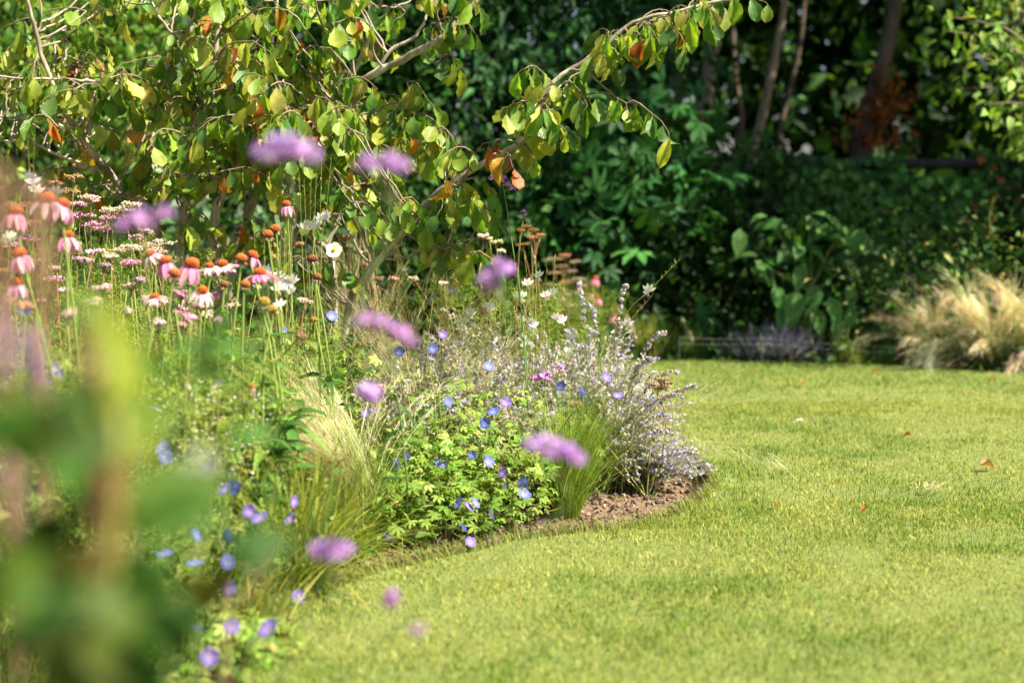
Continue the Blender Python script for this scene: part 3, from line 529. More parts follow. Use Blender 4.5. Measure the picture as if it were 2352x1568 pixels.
x = U(-.5, 7, n); y = U(11.6, 14.4, n); z = 1.0 + 2.6 * rng.random(n); k = (fbm(x, z + y, 1.1, 73, 3) > .52) & (z > 1.3 + .5 * fbm(x, y, .7, 74))
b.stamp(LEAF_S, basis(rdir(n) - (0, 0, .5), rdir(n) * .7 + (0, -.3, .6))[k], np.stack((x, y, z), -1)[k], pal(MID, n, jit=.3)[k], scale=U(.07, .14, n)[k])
tag(b.build('wood_undergrowth', M_LEAF), kind='stuff')
# sunlit branches at the top right
ht = thing('hazel_tree', 'sunlit hazel branches with bright green leaves reaching in at the top right', 'tree', (3.75, 8.9, -.1)); b = MB(); c = MB()
trunk = smooth([(3.75, 8.9, -.1), (3.72, 8.9, .9), (3.66, 8.85, 1.9), (3.6, 8.8, 3.0)], 5); b.tubes(trunk[None], np.linspace(.06, .03, len(trunk))[None], (.2, .16, .12), 8)
for (u, v, u2, v2) in ((2420, 120, 2190, 40), (2420, 150, 2170, 70), (2420, 190, 2210, 130), (2420, 230, 2195, 205), (2430, 270, 2260, 240), (2430, 310, 2290, 290), (2430, 20, 2250, -30), (2430, 80, 2300, 120), (2430, 150, 2330, 190), (2430, 330, 2330, 345), (2430, 0, 2200, -60), (2430, 60, 2240, 15)):
    d = 8.5 + rng.uniform(-.3, .3); a, e = P(u, v, d), P(u2, v2, d); q = smooth([trunk[12], a, (a + e) / 2 + (0, 0, .04), e], 5); b.tubes(q[None], np.linspace(.012, .003, len(q))[None], (.16, .12, .08), 4)
    m = 34; s = rng.random(m) ** .8; p = a + (e - a) * s[:, None] + rng.normal(0, .055, (m, 3)); c.stamp(LEAF_M, basis(rdir(m) + (-.4, -.2, -.6), rdir(m) * .6 + (.2, -.3, .8)), p, pal([(.16, .30, .04), (.22, .36, .06), (.12, .24, .035), (.3, .4, .1)], m), scale=U(.06, .10, m))
foliage(c, (3.8, 9.0, 3.2), (.9, .7, 1.0), 1800, .09, LIT); b.build('trunk', M_BARK, ht, (3.75, 8.9, -.1)); c.build('crown', M_LEAF, ht, (3.75, 8.9, -.1))
# ------------------------------------------------------------------ the far border
o = thing('hydrangea', 'big-leaved green plant with broad oval leaves below the wood', 'plant', (1.87, 9.05, -.02)); b = MB(); c = MB(); loc = (1.87, 9.05, -.02)
for (u, v) in ((1860, 500), (1780, 520), (1930, 530), (1740, 600), (1990, 570), (1830, 560), (1900, 600), (1810, 640)):
    e = P(u, v, 9.05 + rng.uniform(-.15, .15)); f = P(1862 + rng.uniform(-10, 10), 690, 9.05); q = smooth([np.array((1.87, 9.05, -.06)), f, (f + e) / 2 + (0, 0, .02), e], 5); b.tubes(q[None], np.linspace(.011, .004, len(q))[None], (.16, .20, .06), 5)
    m = 9; p = e + rng.normal(0, .05, (m, 3)) * (1, 1, .6); az = U(0, 6.28, m); c.stamp(LEAF_M, basis(np.stack((np.cos(az), np.sin(az) * .6 - .3, U(-.7, .1, m)), -1), np.stack((0 * az, 0 * az - .5, 0 * az + 1), -1) + rng.normal(0, .25, (m, 3))), p, pal([(.045, .15, .03), (.07, .20, .04), (.04, .12, .028)], m), scale=U(.12, .2, m))
for (u, v, s) in ((1830, 700, .27), (1905, 715, .2), (1800, 730, .2), (1870, 740, .2), (1950, 690, .17), (1925, 760, .18), (1985, 560, .2), (1700, 560, .2), (1780, 690, .18), (1960, 740, .16), (1880, 690, .22), (1845, 640, .2)):
    p = P(u, v - 35, 8.95); c.stamp(LEAF_M, basis(np.array([(rng.normal(0, .3), -.5, -.9)]), np.array([(0., -.9, .7)])), p[None], pal([(.055, .17, .04), (.08, .22, .05)], 1), scale=np.array([s]))
b.build('stem', M_STEM, o, loc); c.build('foliage', M_BIGLEAF, o, loc)
o = shrub('spotted_shrub', 'small-leaved shrub dappled with pale yellow leaves beside the feather grass', 'shrub', (2.68, 9.15, .42), (.55, .35, .42), 2400, .055, [(.05, .13, .03), (.08, .18, .04), (.30, .30, .10), (.40, .36, .15)], nclump=50, weights=(4, 3, .5, .3))
b = MB(); p = P(2275, 540, 8.9); b.tubes(np.array([[p, P(2272, 500, 8.9), P(2283, 450, 8.9)]]), .006, (.45, .42, .12), 4); b.stamp(LEAF_S, basis(rdir(26), rdir(26)), np.linspace(p, P(2283, 450, 8.9), 26) + rng.normal(0, .008, (26, 3)), pal([(.5, .5, .15), (.4, .4, .1)], 26), scale=.03); b.build('flower_spike', M_PETAL, o, (2.68, 9.15, -.04))
def feather_grass(name, label, base, n, h, lean_az, lean, fan, w, cols, tips, group=None, plume=.6, bend=1.0, r=.05, strands=9, spread=.10):
    o = thing(name, label, 'grass', base, group); base = np.array(base, float)
    def feet(m, rr0): rr = rr0 * np.sqrt(rng.random(m)); a2 = U(0, 6.28, m); return base + np.stack((rr * np.cos(a2), rr * np.sin(a2), 0 * rr), -1)
    b = MB(); m = int(n * (1 - plume)) + 1; le = np.abs(rng.normal(0, lean, m)) + .03; az = lean_az + rng.normal(0, fan, m)
    b.ribbons(feet(m, r), az, h * U(.45, 1.0, m), le, bend * U(.3, 1.2, m) * (.4 + le), np.full(m, w), pal(cols, m), segs=6); b.build('leaf_blades', M_GRASS, o, base)
    k = int(n * plume / strands)
    if k > 0:                           # plumes: bundles of fine awned strands sharing one curve
        az = lean_az + rng.normal(0, fan, k); le = np.abs(rng.normal(0, lean, k)) + .05; be = bend * U(.7, 1.7, k) * (.45 + le); L = h * U(.7, 1.2, k); ft = feet(k, r); tc = pal(tips, k, jit=.1); i = np.repeat(np.arange(k), strands); q = len(i); c = MB()
        c.ribbons(ft[i] + rng.normal(0, .004, (q, 3)) * (1, 1, 0), az[i] + rng.normal(0, spread * .8, q), L[i] * U(.82, 1.05, q), le[i] + rng.normal(0, spread * .35, q), be[i] * U(.85, 1.15, q), np.full(q, w), pal(cols, q), segs=9, tipcol=tc[i] * U(.85, 1.15, q)[:, None], cp=.7, taper=4)
        s = 6; j = np.repeat(i, s); q = len(j); t = U(.5, 1., q); K = 8; P0 = ft[j].copy(); hh = np.stack((np.cos(az), np.sin(az), 0 * az), -1)[j]
        for a_ in range(K): ph = le[j] + be[j] * t * (a_ + .5) / K; P0 = P0 + (L[j] * t / K)[:, None] * (np.sin(ph)[:, None] * hh + np.cos(ph)[:, None] * (0, 0, 1.))
        P0 += rng.normal(0, .010 * h / .6, (q, 3)); c.ribbons(P0, az[j] + rng.normal(0, .35, q), U(.05, .13, q) * h / .6, le[j] + be[j] * t + rng.normal(0, .18, q), U(0, .5, q), np.full(q, w * .6), tc[j] * U(.8, 1.15, q)[:, None], segs=3); c.build('plumes', M_STRAW, o, base)
    return o
SG, ST = [(.18, .27, .045), (.26, .32, .07), (.13, .21, .04)], [(.84, .73, .50), (.88, .80, .60), (.76, .64, .42)]
fg = 'feather grass clumps in the far border'
for (u, v, lab, n, h) in ((2175, 838, 'leftmost blond feather grass clump in the far border, next to the dappled shrub', 420, .58), (2310, 850, 'tall blond feather grass clump spilling onto the lawn at the right edge', 520, .66), (2420, 850, 'feather grass clump cut by the right edge of the view, standing tallest', 420, .72)):
    g = G(u, v); g[1] += .12; g[2] = -.04; feather_grass('feather_grass', lab, g, n, h, math.pi + .35, .42, 1.15, .0045, SG, ST, fg, plume=.82, bend=1.5, strands=10, spread=.09)
def tuft(label, u, v, n, h, cols, lean=.25, w=.008, dy=.1, group='leafy tufts along the far border', name='border_grass'):
    g = G(u, v); g[1] += dy; g[2] = -.05; return feather_grass(name, label, g, n, h, rng.uniform(0, 6), lean, 2.5, w, cols, ST, group, plume=.1, bend=.9, r=.08)
tuft('green grass tuft with tan seed stalks at the left end of the visible far border', 1500, 822, 260, .40, [(.19, .30, .055), (.28, .36, .07), (.42, .4, .14)])
tuft('low dark green grass tuft behind the tip of the catmint', 1590, 824, 140, .28, [(.10, .21, .04), (.16, .27, .06)])
tuft('yellow-tipped strap leaves in front of the large-leaved plant', 1965, 836, 60, .30, [(.20, .25, .05), (.32, .30, .07), (.12, .2, .04)], w=.016)
tuft('small bright tuft left of the lavender mound', 1690, 826, 70, .2, [(.16, .27, .06), (.26, .33, .09)])
tuft('dark leafy tuft between the strap leaves and the feather grass', 2050, 838, 120, .2, [(.05, .12, .03), (.08, .16, .04)], w=.012)
o = thing('lavender', 'low blue-grey lavender mound at the edge of the lawn', 'lavender', G(1790, 826) + (0, .02, -.02)); loc = G(1790, 826) + (0, .02, -.02); b = MB(); n = 620
b.ribbons(loc + np.column_stack((rng.normal(0, .10, n), U(-.06, .08, n), 0 * U(0, 1, n))), U(0, 6.28, n), U(.16, .31, n), np.abs(rng.normal(.75, .35, n)), U(-.2, .3, n), np.full(n, .009), pal([(.12, .17, .10)], n), segs=3, tipcol=pal([(.46, .40, .74), (.38, .34, .62), (.5, .46, .7)], n), cp=.7, taper=3); b.build('flower_stem', M_GRASS, o, loc)

b = MB(); n = 7000; x = U(-3.5, 4.5, n); e = np.interp(x, border_edge[:, 0], border_edge[:, 1]); y = e + .04 + .75 * rng.random(n) ** 1.2; hh = (.05 + .22 * fbm(x, y, 2.2, 81, 3) ** 1.5) * ((y - e) / .35).clip(.35, 1.3)
b.stamp(LEAF_S, basis(rdir(n) + (0, 0, .5), rdir(n) * .7 + (0, -.4, .7)), np.column_stack((x, y, -.06 + hh * rng.random(n) * 1.6)), pal(MID + DARK + [(.14, .2, .05)], n), scale=U(.04, .09, n)); tag(b.build('border_groundcover', M_LEAF), kind='stuff')
# garden string
o = thing('string_line', 'thin pale garden string on short pegs in front of the lavender', 'string', P(1880, 790, 8.6)); loc = P(1880, 790, 8.6)
pegs = [P(1560, 775, 8.75), P(1750, 776, 8.7), P(2080, 798, 8.6)]
for p in pegs: b = MB(); b.tubes(np.array([[(p[0], p[1], -.1), (p[0], p[1], p[2] * .6), (p[0], p[1], p[2] + .01)]]), .003, (.12, .11, .09), 5); b.build('peg', M_STEM, o, loc)
for dz in (0, -.035):
    q = []
    for a, e in zip(pegs[:-1], pegs[1:]):
        for t in np.linspace(0, 1, 8): q.append(a * (1 - t) + e * t + (0, 0, dz - .03 * t * (1 - t)))
    b = MB(); b.tubes(np.array([q]), .0006, (.34, .36, .36), 4); b.build('string', M_STEM, o, loc)
# ------------------------------------------------------------------ the flower bed
def on_soil(x, y): return np.array((x, y, float(soil_z(np.array([x]), np.array([y]))[0])))
def X(u, d): return (u - 1176) / FPX * d
FRESH = [(.22, .33, .05), (.28, .38, .07), (.15, .26, .04), (.36, .41, .11), (.09, .19, .028)]
MIDG = [(.17, .30, .04), (.23, .35, .055), (.13, .24, .03), (.30, .38, .09)]
GREY = [(.26, .33, .14), (.34, .39, .20), (.18, .25, .10), (.38, .41, .25)]
DEEP = [(.045, .135, .025), (.065, .175, .03), (.035, .10, .02), (.10, .21, .035)]
# --- blue cranesbill plants
def flower_proto():
    ms = []
    for k, cols in enumerate(((.13, .155, .60), (.17, .20, .66), (.22, .16, .58))):
        b = MB(); t = FLORET5; rad_ = t[2][:, 0]; tint = np.array((1., 1, 1)) + (np.array((3.2, 3.0, 1.25)) - 1) * np.clip(.95 - 1.6 * rad_, 0, 1)[:, None]
        jit = 1 + .06 * rng.normal(size=(len(t[0]), 1)); b.add(t[0], t[1], None, np.array(cols) * tint * jit, t[2]); o = b.build('petals', M_PETAL)
        c = MB(); c.add(BALL8[0] * (.085, .085, .07) + (0, 0, .06), BALL8[1], None, (.75, .72, .6)); a = U(0, 6.28, 10); c.tubes(np.stack((np.stack((0 * a, 0 * a, .05 + 0 * a), -1), np.stack((np.cos(a) * .12, np.sin(a) * .12, .22 + .04 * np.sin(3 * a)), -1)), 1), .012, (.25, .2, .5), 3)
        p = c.build('flower_centre', M_PETAL); ms.append((o.data, p.data)); bpy.data.objects.remove(o); bpy.data.objects.remove(p)
    return ms
FL = flower_proto()
class Plant: pass
def cranesbill(label, u, d, R, h, nl, ns, cols=FRESH, lsize=.033):
    base = on_soil(X(u, d), d); o = thing('cranesbill', label, 'flower plant', base, 'blue cranesbill plants'); p = Plant(); p.o, p.base, p.n, p.top = o, base, 0, MB()
    b = MB(); n = nl; a = U(0, 6.28, n); r = R * np.sqrt(rng.random(n)); H = h * (.45 + .95 * fbm(base[0] + r * np.cos(a), base[1] + r * np.sin(a), 7, 17, 2)) * np.sqrt(np.maximum(0, 1 - (r / R) ** 2 * .8)); z = H * (1 - .75 * rng.random(n) ** 1.5)
    q = base + np.column_stack((r * np.cos(a), r * np.sin(a), z + .01)); out = np.column_stack((np.cos(a), np.sin(a), 0 * a))
    b.stamp(PALM, basis(out * .8 + rdir(n) * .6 + (0, 0, -.25), rdir(n) * .55 + out * .3 + (.1, -.25, .9)), q, pal(cols, n, jit=.22), scale=lsize * U(.55, 1.2, n)); b.build('foliage', M_LEAF, o, base)
    b = MB(); n = ns; a = U(0, 6.28, n); r = R * np.sqrt(U(.1, 1.25, n)); t = np.linspace(0, 1, 6)[None, :, None]; e = np.column_stack((r * np.cos(a), r * np.sin(a), h * U(.3, 1.1, n) * (1.1 - .5 * r / R)))[:, None]
    q = base + np.concatenate((e[..., :2] * t, e[..., 2:] * (1 - (1 - t) ** 2.2)), -1); q[:, 1:] += rng.normal(0, .012, (n, 5, 3)); b.tubes(q, np.linspace(.0018, .001, 6)[None], pal([(.40, .22, .13), (.25, .28, .08), (.35, .30, .14), (.3, .33, .09)], n), 4); b.build('stem', M_STEM, o, base)
    return p
CB = {'a': cranesbill('blue cranesbill sprawling at the bed front left of the green feather grass tuft', 1045, 4.40, .31, .30, 950, 110, MIDG),
      'b': cranesbill('blue cranesbill at the front edge beneath the blond plumes, half over the turf edge', 930, 4.3, .28, .25, 800, 70, MIDG),
      'c': cranesbill('blue cranesbill climbing through the pale catmint in the middle of the bed', 1190, 4.8, .28, .40, 520, 80),
      'd': cranesbill('blue cranesbill with flowers high among the straw-coloured haze left of the catmint', 950, 4.85, .36, .48, 600, 110),
      'e': cranesbill('lanky blue cranesbill beside the coneflower leaves', 700, 4.75, .28, .52, 600, 80),
      'f': cranesbill('blue cranesbill beside the strap-leaved clump', 500, 3.98, .26, .36, 650, 50),
      'g': cranesbill('soft-focus blue cranesbill below the white calamint', 370, 3.5, .32, .42, 800, 60),
      'h': cranesbill('soft-focus blue cranesbill nearest the brown turf corner at the bottom', 430, 3.0, .22, .15, 420, 40),
      'i': cranesbill('blurred blue cranesbill at the far left edge of the bed', 80, 3.3, .30, .50, 360, 50),
      'j': cranesbill('blurred blue cranesbill at the bottom left behind the big dark leaves', 250, 3.05, .25, .26, 260, 30)}
GF = [(762, 727), (648, 757), (833, 700), (907, 740), (993, 688), (1040, 670), (1018, 770), (917, 806), (993, 800), (990, 826), (1122, 842), (1027, 923), (1391, 866), (1340, 898), (1287, 885), (1298, 930), (1420, 910), (1135, 947), (1115, 972), (1163, 925),
      (1085, 1045), (1122, 1060), (1012, 1063), (913, 1067), (937, 1047), (1158, 1085), (1158, 1113), (1203, 1108), (1205, 1137), (1056, 1156), (1075, 1165), (1090, 1156), (1125, 1182), (1062, 1212), (1080, 1245), (890, 1232), (840, 950), (858, 945),
      (500, 885), (355, 942), (270, 998), (297, 998), (308, 1045), (340, 1055), (375, 1030), (380, 1052), (480, 1075), (520, 1125), (540, 1118), (572, 1172), (600, 1192), (672, 1150), (668, 1192), (448, 1230), (527, 1232), (520, 1290), (448, 1297), (380, 1275), (525, 1350), (683, 1370), (445, 1445), (532, 1440), (483, 1507), (620, 1445), (178, 1350), (130, 870), (130, 845), (60, 710), (40, 945), (160, 1340)]
stemb = {k: MB() for k in CB}
for (u, v) in GF:
    d = 3.58 - (v - 850) / 700 * 1.05 if u < 640 else 4.80 - (v - 690) / 560 * .92
    if 640 <= u < 700 and v > 1100: d = 3.35
    q = P(u, v, d); q[2] = max(q[2], .02); key = min(CB, key=lambda k: np.linalg.norm((CB[k].base - q)[:2])); p = CB[key]; k = rng.integers(0, 3)
    f = np.array((rng.normal(.15, .45), -.75 + rng.normal(0, .2), rng.uniform(.15, 1.0))); f = f / np.linalg.norm(f); M = basis(rdir(1), f[None])[0]
    me = FL[k]; o1 = bpy.data.objects.new('flower', me[0]); C.objects.link(o1); o1.parent = p.o; s_ = rng.uniform(.015, .0205) * (1.1 if u < 640 else 1.)
    m = Matrix([list(map(float, r)) for r in M]).to_4x4(); o1.matrix_local = Matrix.Translation(Vector(q - p.base)) @ m @ Matrix.Scale(s_, 4)
    o2 = bpy.data.objects.new('flower_centre', me[1]); C.objects.link(o2); o2.parent = o1
    t = np.linspace(0, 1, 7)[:, None]; r0 = p.base + (q - p.base) * (.25, .25, .1) + rng.normal(0, .03, 3) * (1, 1, 0); qq = r0 * (1 - t) + (q - f * .004) * t; qq[1:-1] += rng.normal(0, .006, (5, 3)); qq[:, 2] += .05 * np.sin(np.pi * t[:, 0]) * .3
    stemb[key].tubes(qq[None], .0013, (.26, .27, .09), 4)
for k, b in stemb.items():
    if b.V: b.build('flower_stem', M_STEM, CB[k].o, CB[k].base)
# --- catmint
def catmint(label, u, d, R, h, n, lean=(0, 0), cols=None, dens=1.0, tan=.45, low=.0):
    base = on_soil(X(u, d), d); o = thing('catmint', label, 'flower plant', base, 'catmint plants')
    n = int(n * 2.2); az = U(0, 6.28, n); r = R * np.sqrt(U(.05, 1.1, n)); K = 9; t = np.linspace(0, 1, K)[None, :, None]
    e = np.column_stack((r * np.cos(az) + lean[0] * U(.5, 1.2, n), r * np.sin(az) + lean[1] * U(.5, 1.2, n), h * U(.55, 1.1, n) * (1 - .5 * (r / R) ** 2 * (1 - low))))[:, None]
    q = base + np.concatenate((e[..., :2] * t ** 1.2, e[..., 2:] * (1 - (1 - t) ** 1.8)), -1); q[:, 1:] += np.cumsum(rng.normal(0, .006, (n, K - 1, 3)), 1)
    b = MB(); b.tubes(q, np.linspace(.0017, .0008, K)[None], pal([(.34, .37, .13), (.42, .36, .19), (.30, .36, .15)], n), 3); b.build('stem', M_STEM, o, base)
    def along(a, c, per, pw=1.0):
        m = int(n * per); i = rng.integers(0, n, m); s = (a + (c - a) * rng.random(m) ** pw) * (K - 1.001); j = s.astype(int); f = (s - j)[:, None]; return q[i, j] * (1 - f) + q[i, j + 1] * f, nrm(q[i, j + 1] - q[i, j]), m
    b = MB(); p, tg, m = along(.08, .85, 20 * dens); d_ = rdir(m); d_ = nrm(d_ - tg * (d_ * tg).sum(-1, keepdims=True) + tg * .4); b.stamp(LEAF_S, basis(d_, rdir(m) * .6 + (0, -.3, .8)), p, pal(GREY, m), scale=U(.010, .022, m)); b.build('foliage', M_LEAF, o, base)
    b = MB(); p, tg, m = along(.5, 1.0, 30 * dens, .8); wh = np.round(rng.random(m) * 1) ; d_ = rdir(m); d_ = nrm(d_ - tg * (d_ * tg).sum(-1, keepdims=True) * .7); p = p + d_ * .006 * rng.random((m, 1)) ; s = U(.005, .011, m)
    ist = rng.random(m) < tan; cc = np.where(ist[:, None], pal([(.64, .53, .38), (.72, .62, .48), (.52, .42, .30), (.68, .60, .48)], m), pal([(.42, .40, .76), (.54, .50, .76), (.64, .58, .70), (.34, .33, .72), (.62, .55, .60)], m))
    b.stamp(FLORET4, basis(rdir(m), d_ + (0, -.2, .3)), p, cc, scale=s * .62); b.build('flowers', M_PETAL, o, base); return o
catmint('low catmint with lavender-blue spikes flopping over the dark notch in the turf edge', 1462, 4.98, .16, .17, 95, lean=(.11, -.03), tan=.3, low=.6, dens=.8)
catmint('tall catmint leaning right over the lawn beside the feather grass tuft', 1405, 5.05, .27, .48, 130, lean=(.03, -.05))
catmint('big pale catmint mound at the right of the bed behind the feather grass tuft', 1290, 5.25, .36, .52, 190)
catmint('pale catmint in the middle of the bed around the tall verbena stem', 1120, 5.1, .34, .50, 190)
catmint('catmint faded to straw at the centre of the bed behind the blond plumes', 960, 5.0, .34, .47, 170, tan=.68)
catmint('catmint at the back of the bed under the lowest ironwood leaves', 1080, 5.6, .34, .58, 150, tan=.68)
catmint('low catmint haze in front of the tall verbena stem', 1190, 4.75, .24, .36, 80, tan=.5)
catmint('catmint haze left of the dark bent stem', 880, 4.75, .24, .44, 80, tan=.5)
catmint('low catmint haze between two cranesbills right of the dark bent stem', 1040, 4.65, .22, .38, 70, tan=.4)
catmint('catmint at the back right of the bed in front of the lawn', 1380, 5.55, .28, .52, 120)
b = MB()                               # a few long catmint wands that stand out against the lawn
o = thing('catmint', 'long arching catmint wands rising clear of the mound at its right side', 'flower plant', on_soil(X(1380, 5.0), 5.0), 'catmint plants'); base = on_soil(X(1380, 5.0), 5.0); fb, lb = MB(), MB()
for (u, v, d) in ((1440, 660, 5.0), (1330, 650, 5.1), (1350, 700, 5.1), (1530, 765, 5.0), (1460, 770, 5.0), (1600, 885, 4.8), (1570, 910, 4.75), (1560, 855, 4.9), (1545, 1000, 4.6), (1605, 1048, 4.7), (1540, 960, 4.6), (1420, 740, 5.0), (1300, 760, 5.2), (1500, 830, 4.9)):
    e = P(u, v, d); t = np.linspace(0, 1, 12)[:, None]; q = base * (1 - t) + e * t; q[:, 2] = base[2] + (e[2] - base[2]) * (1 - (1 - t[:, 0]) ** 1.7) + .02 * np.sin(t[:, 0] * 3); q += np.cumsum(rng.normal(0, .003, q.shape), 0) * (t < 1); b.tubes(q[None], np.linspace(.002, .0008, 12)[None], (.22, .25, .10), 4)
    for s in np.arange(.62, 1.0, .045):
        i = int(s * 11); p = q[i] * (1 - (s * 11 - i)) + q[min(i + 1, 11)] * (s * 11 - i); m = 12; dd = rdir(m); fb.stamp(FLORET4, basis(rdir(m), dd + (0, -.2, .3)), p + dd * .007, np.where(rng.random((m, 1)) < .55, pal([(.55, .44, .36), (.6, .52, .44), (.38, .28, .24)], m), pal([(.36, .35, .78), (.5, .48, .8), (.6, .56, .72)], m)), scale=U(.004, .008, m))
        m = 3; lb.stamp(LEAF_S, basis(rdir(m) + (0, 0, .2), rdir(m) + (0, -.3, .6)), np.repeat(p[None], m, 0), pal(GREY, m), scale=U(.010, .018, m))
b.build('stem', M_STEM, o, base); lb.build('foliage', M_LEAF, o, base); fb.build('flowers', M_PETAL, o, base)
# --- feather grass tufts and strap-leaved clumps
fb2 = 'feather grass tufts in the flower bed'; YG = [(.21, .35, .035), (.29, .40, .05), (.14, .26, .025), (.38, .44, .09)]
feather_grass('feather_grass', 'upright green feather grass tuft standing on the bare soil at the bed corner', on_soil(X(1305, 4.52), 4.54), 1200, .54, .2, .20, 1.4, .0020, YG, ST, fb2, plume=.0, bend=1.25, r=.042, strands=6, spread=.2)
feather_grass('feather_grass', 'feather grass with blond plumes swept to the left in the middle of the bed', on_soil(X(850, 4.3), 4.12), 1500, .54, math.pi + .1, .16, .70, .0020, [(.13, .21, .035), (.19, .28, .05), (.26, .33, .07)], ST, fb2, plume=.42, bend=1.6, r=.06, strands=7, spread=.20)
feather_grass('feather_grass', 'wispy blond feather grass among the faded catmint', on_soil(X(985, 4.9), 4.9), 220, .66, 1.2, .2, 2, .0017, SG, ST, fb2, plume=.8, bend=1., r=.06, strands=5, spread=.25)
feather_grass('feather_grass', 'blond feather grass spreading through the right-hand catmint', on_soil(X(1390, 5.0), 5.0), 130, .52, .3, .40, 1.2, .0016, SG, ST, fb2, plume=.8, bend=1.4, r=.2, strands=4, spread=.3)
feather_grass('dry_grass', 'tall thin dry grass stalks at the back of the bed beneath the ironwood', on_soil(X(930, 5.7), 5.7), 220, .85, .5, .22, 2, .0022, SG, [(.5, .38, .2), (.42, .3, .17)], plume=.7, bend=.5, r=.25)
feather_grass('dry_grass', 'tangle of dry grass behind the coneflowers', on_soil(X(640, 5.0), 5.0), 260, .75, .5, .25, 2, .0022, SG, [(.5, .38, .2), (.42, .3, .17)], plume=.6, bend=.6, r=.3)
feather_grass('daylily', 'strap-leaved yellow-green clump arching over the front soil', on_soil(X(665, 3.52), 3.52), 430, .50, -.4, .55, 2.2, .0085, [(.18, .26, .035), (.26, .32, .05), (.36, .36, .07), (.12, .2, .03)], ST, plume=0, bend=1.6, r=.09)
feather_grass('daylily', 'thin strap-leaved clump left of the front corner, out of focus', on_soil(X(560, 3.2), 3.2), 90, .34, -.4, .5, 2.0, .0065, [(.18, .26, .035), (.26, .32, .05), (.40, .38, .08)], ST, plume=0, bend=1.4, r=.08)
feather_grass('daylily', 'bright yellow-green strap leaves arching in front of the blond plumes', on_soil(X(770, 3.98), 3.98), 330, .40, -.3, .55, 2.2, .0065, [(.24, .34, .04), (.33, .40, .06), (.16, .26, .035), (.42, .42, .08)], ST, plume=0, bend=1.6, r=.09)
feather_grass('daylily', 'yellow-green strap leaves among the cranesbill left of the front corner', on_soil(X(555, 3.62), 3.62), 330, .42, -.3, .55, 2.2, .0065, [(.24, .34, .04), (.33, .40, .06), (.16, .26, .035)], ST, plume=0, bend=1.6, r=.09)
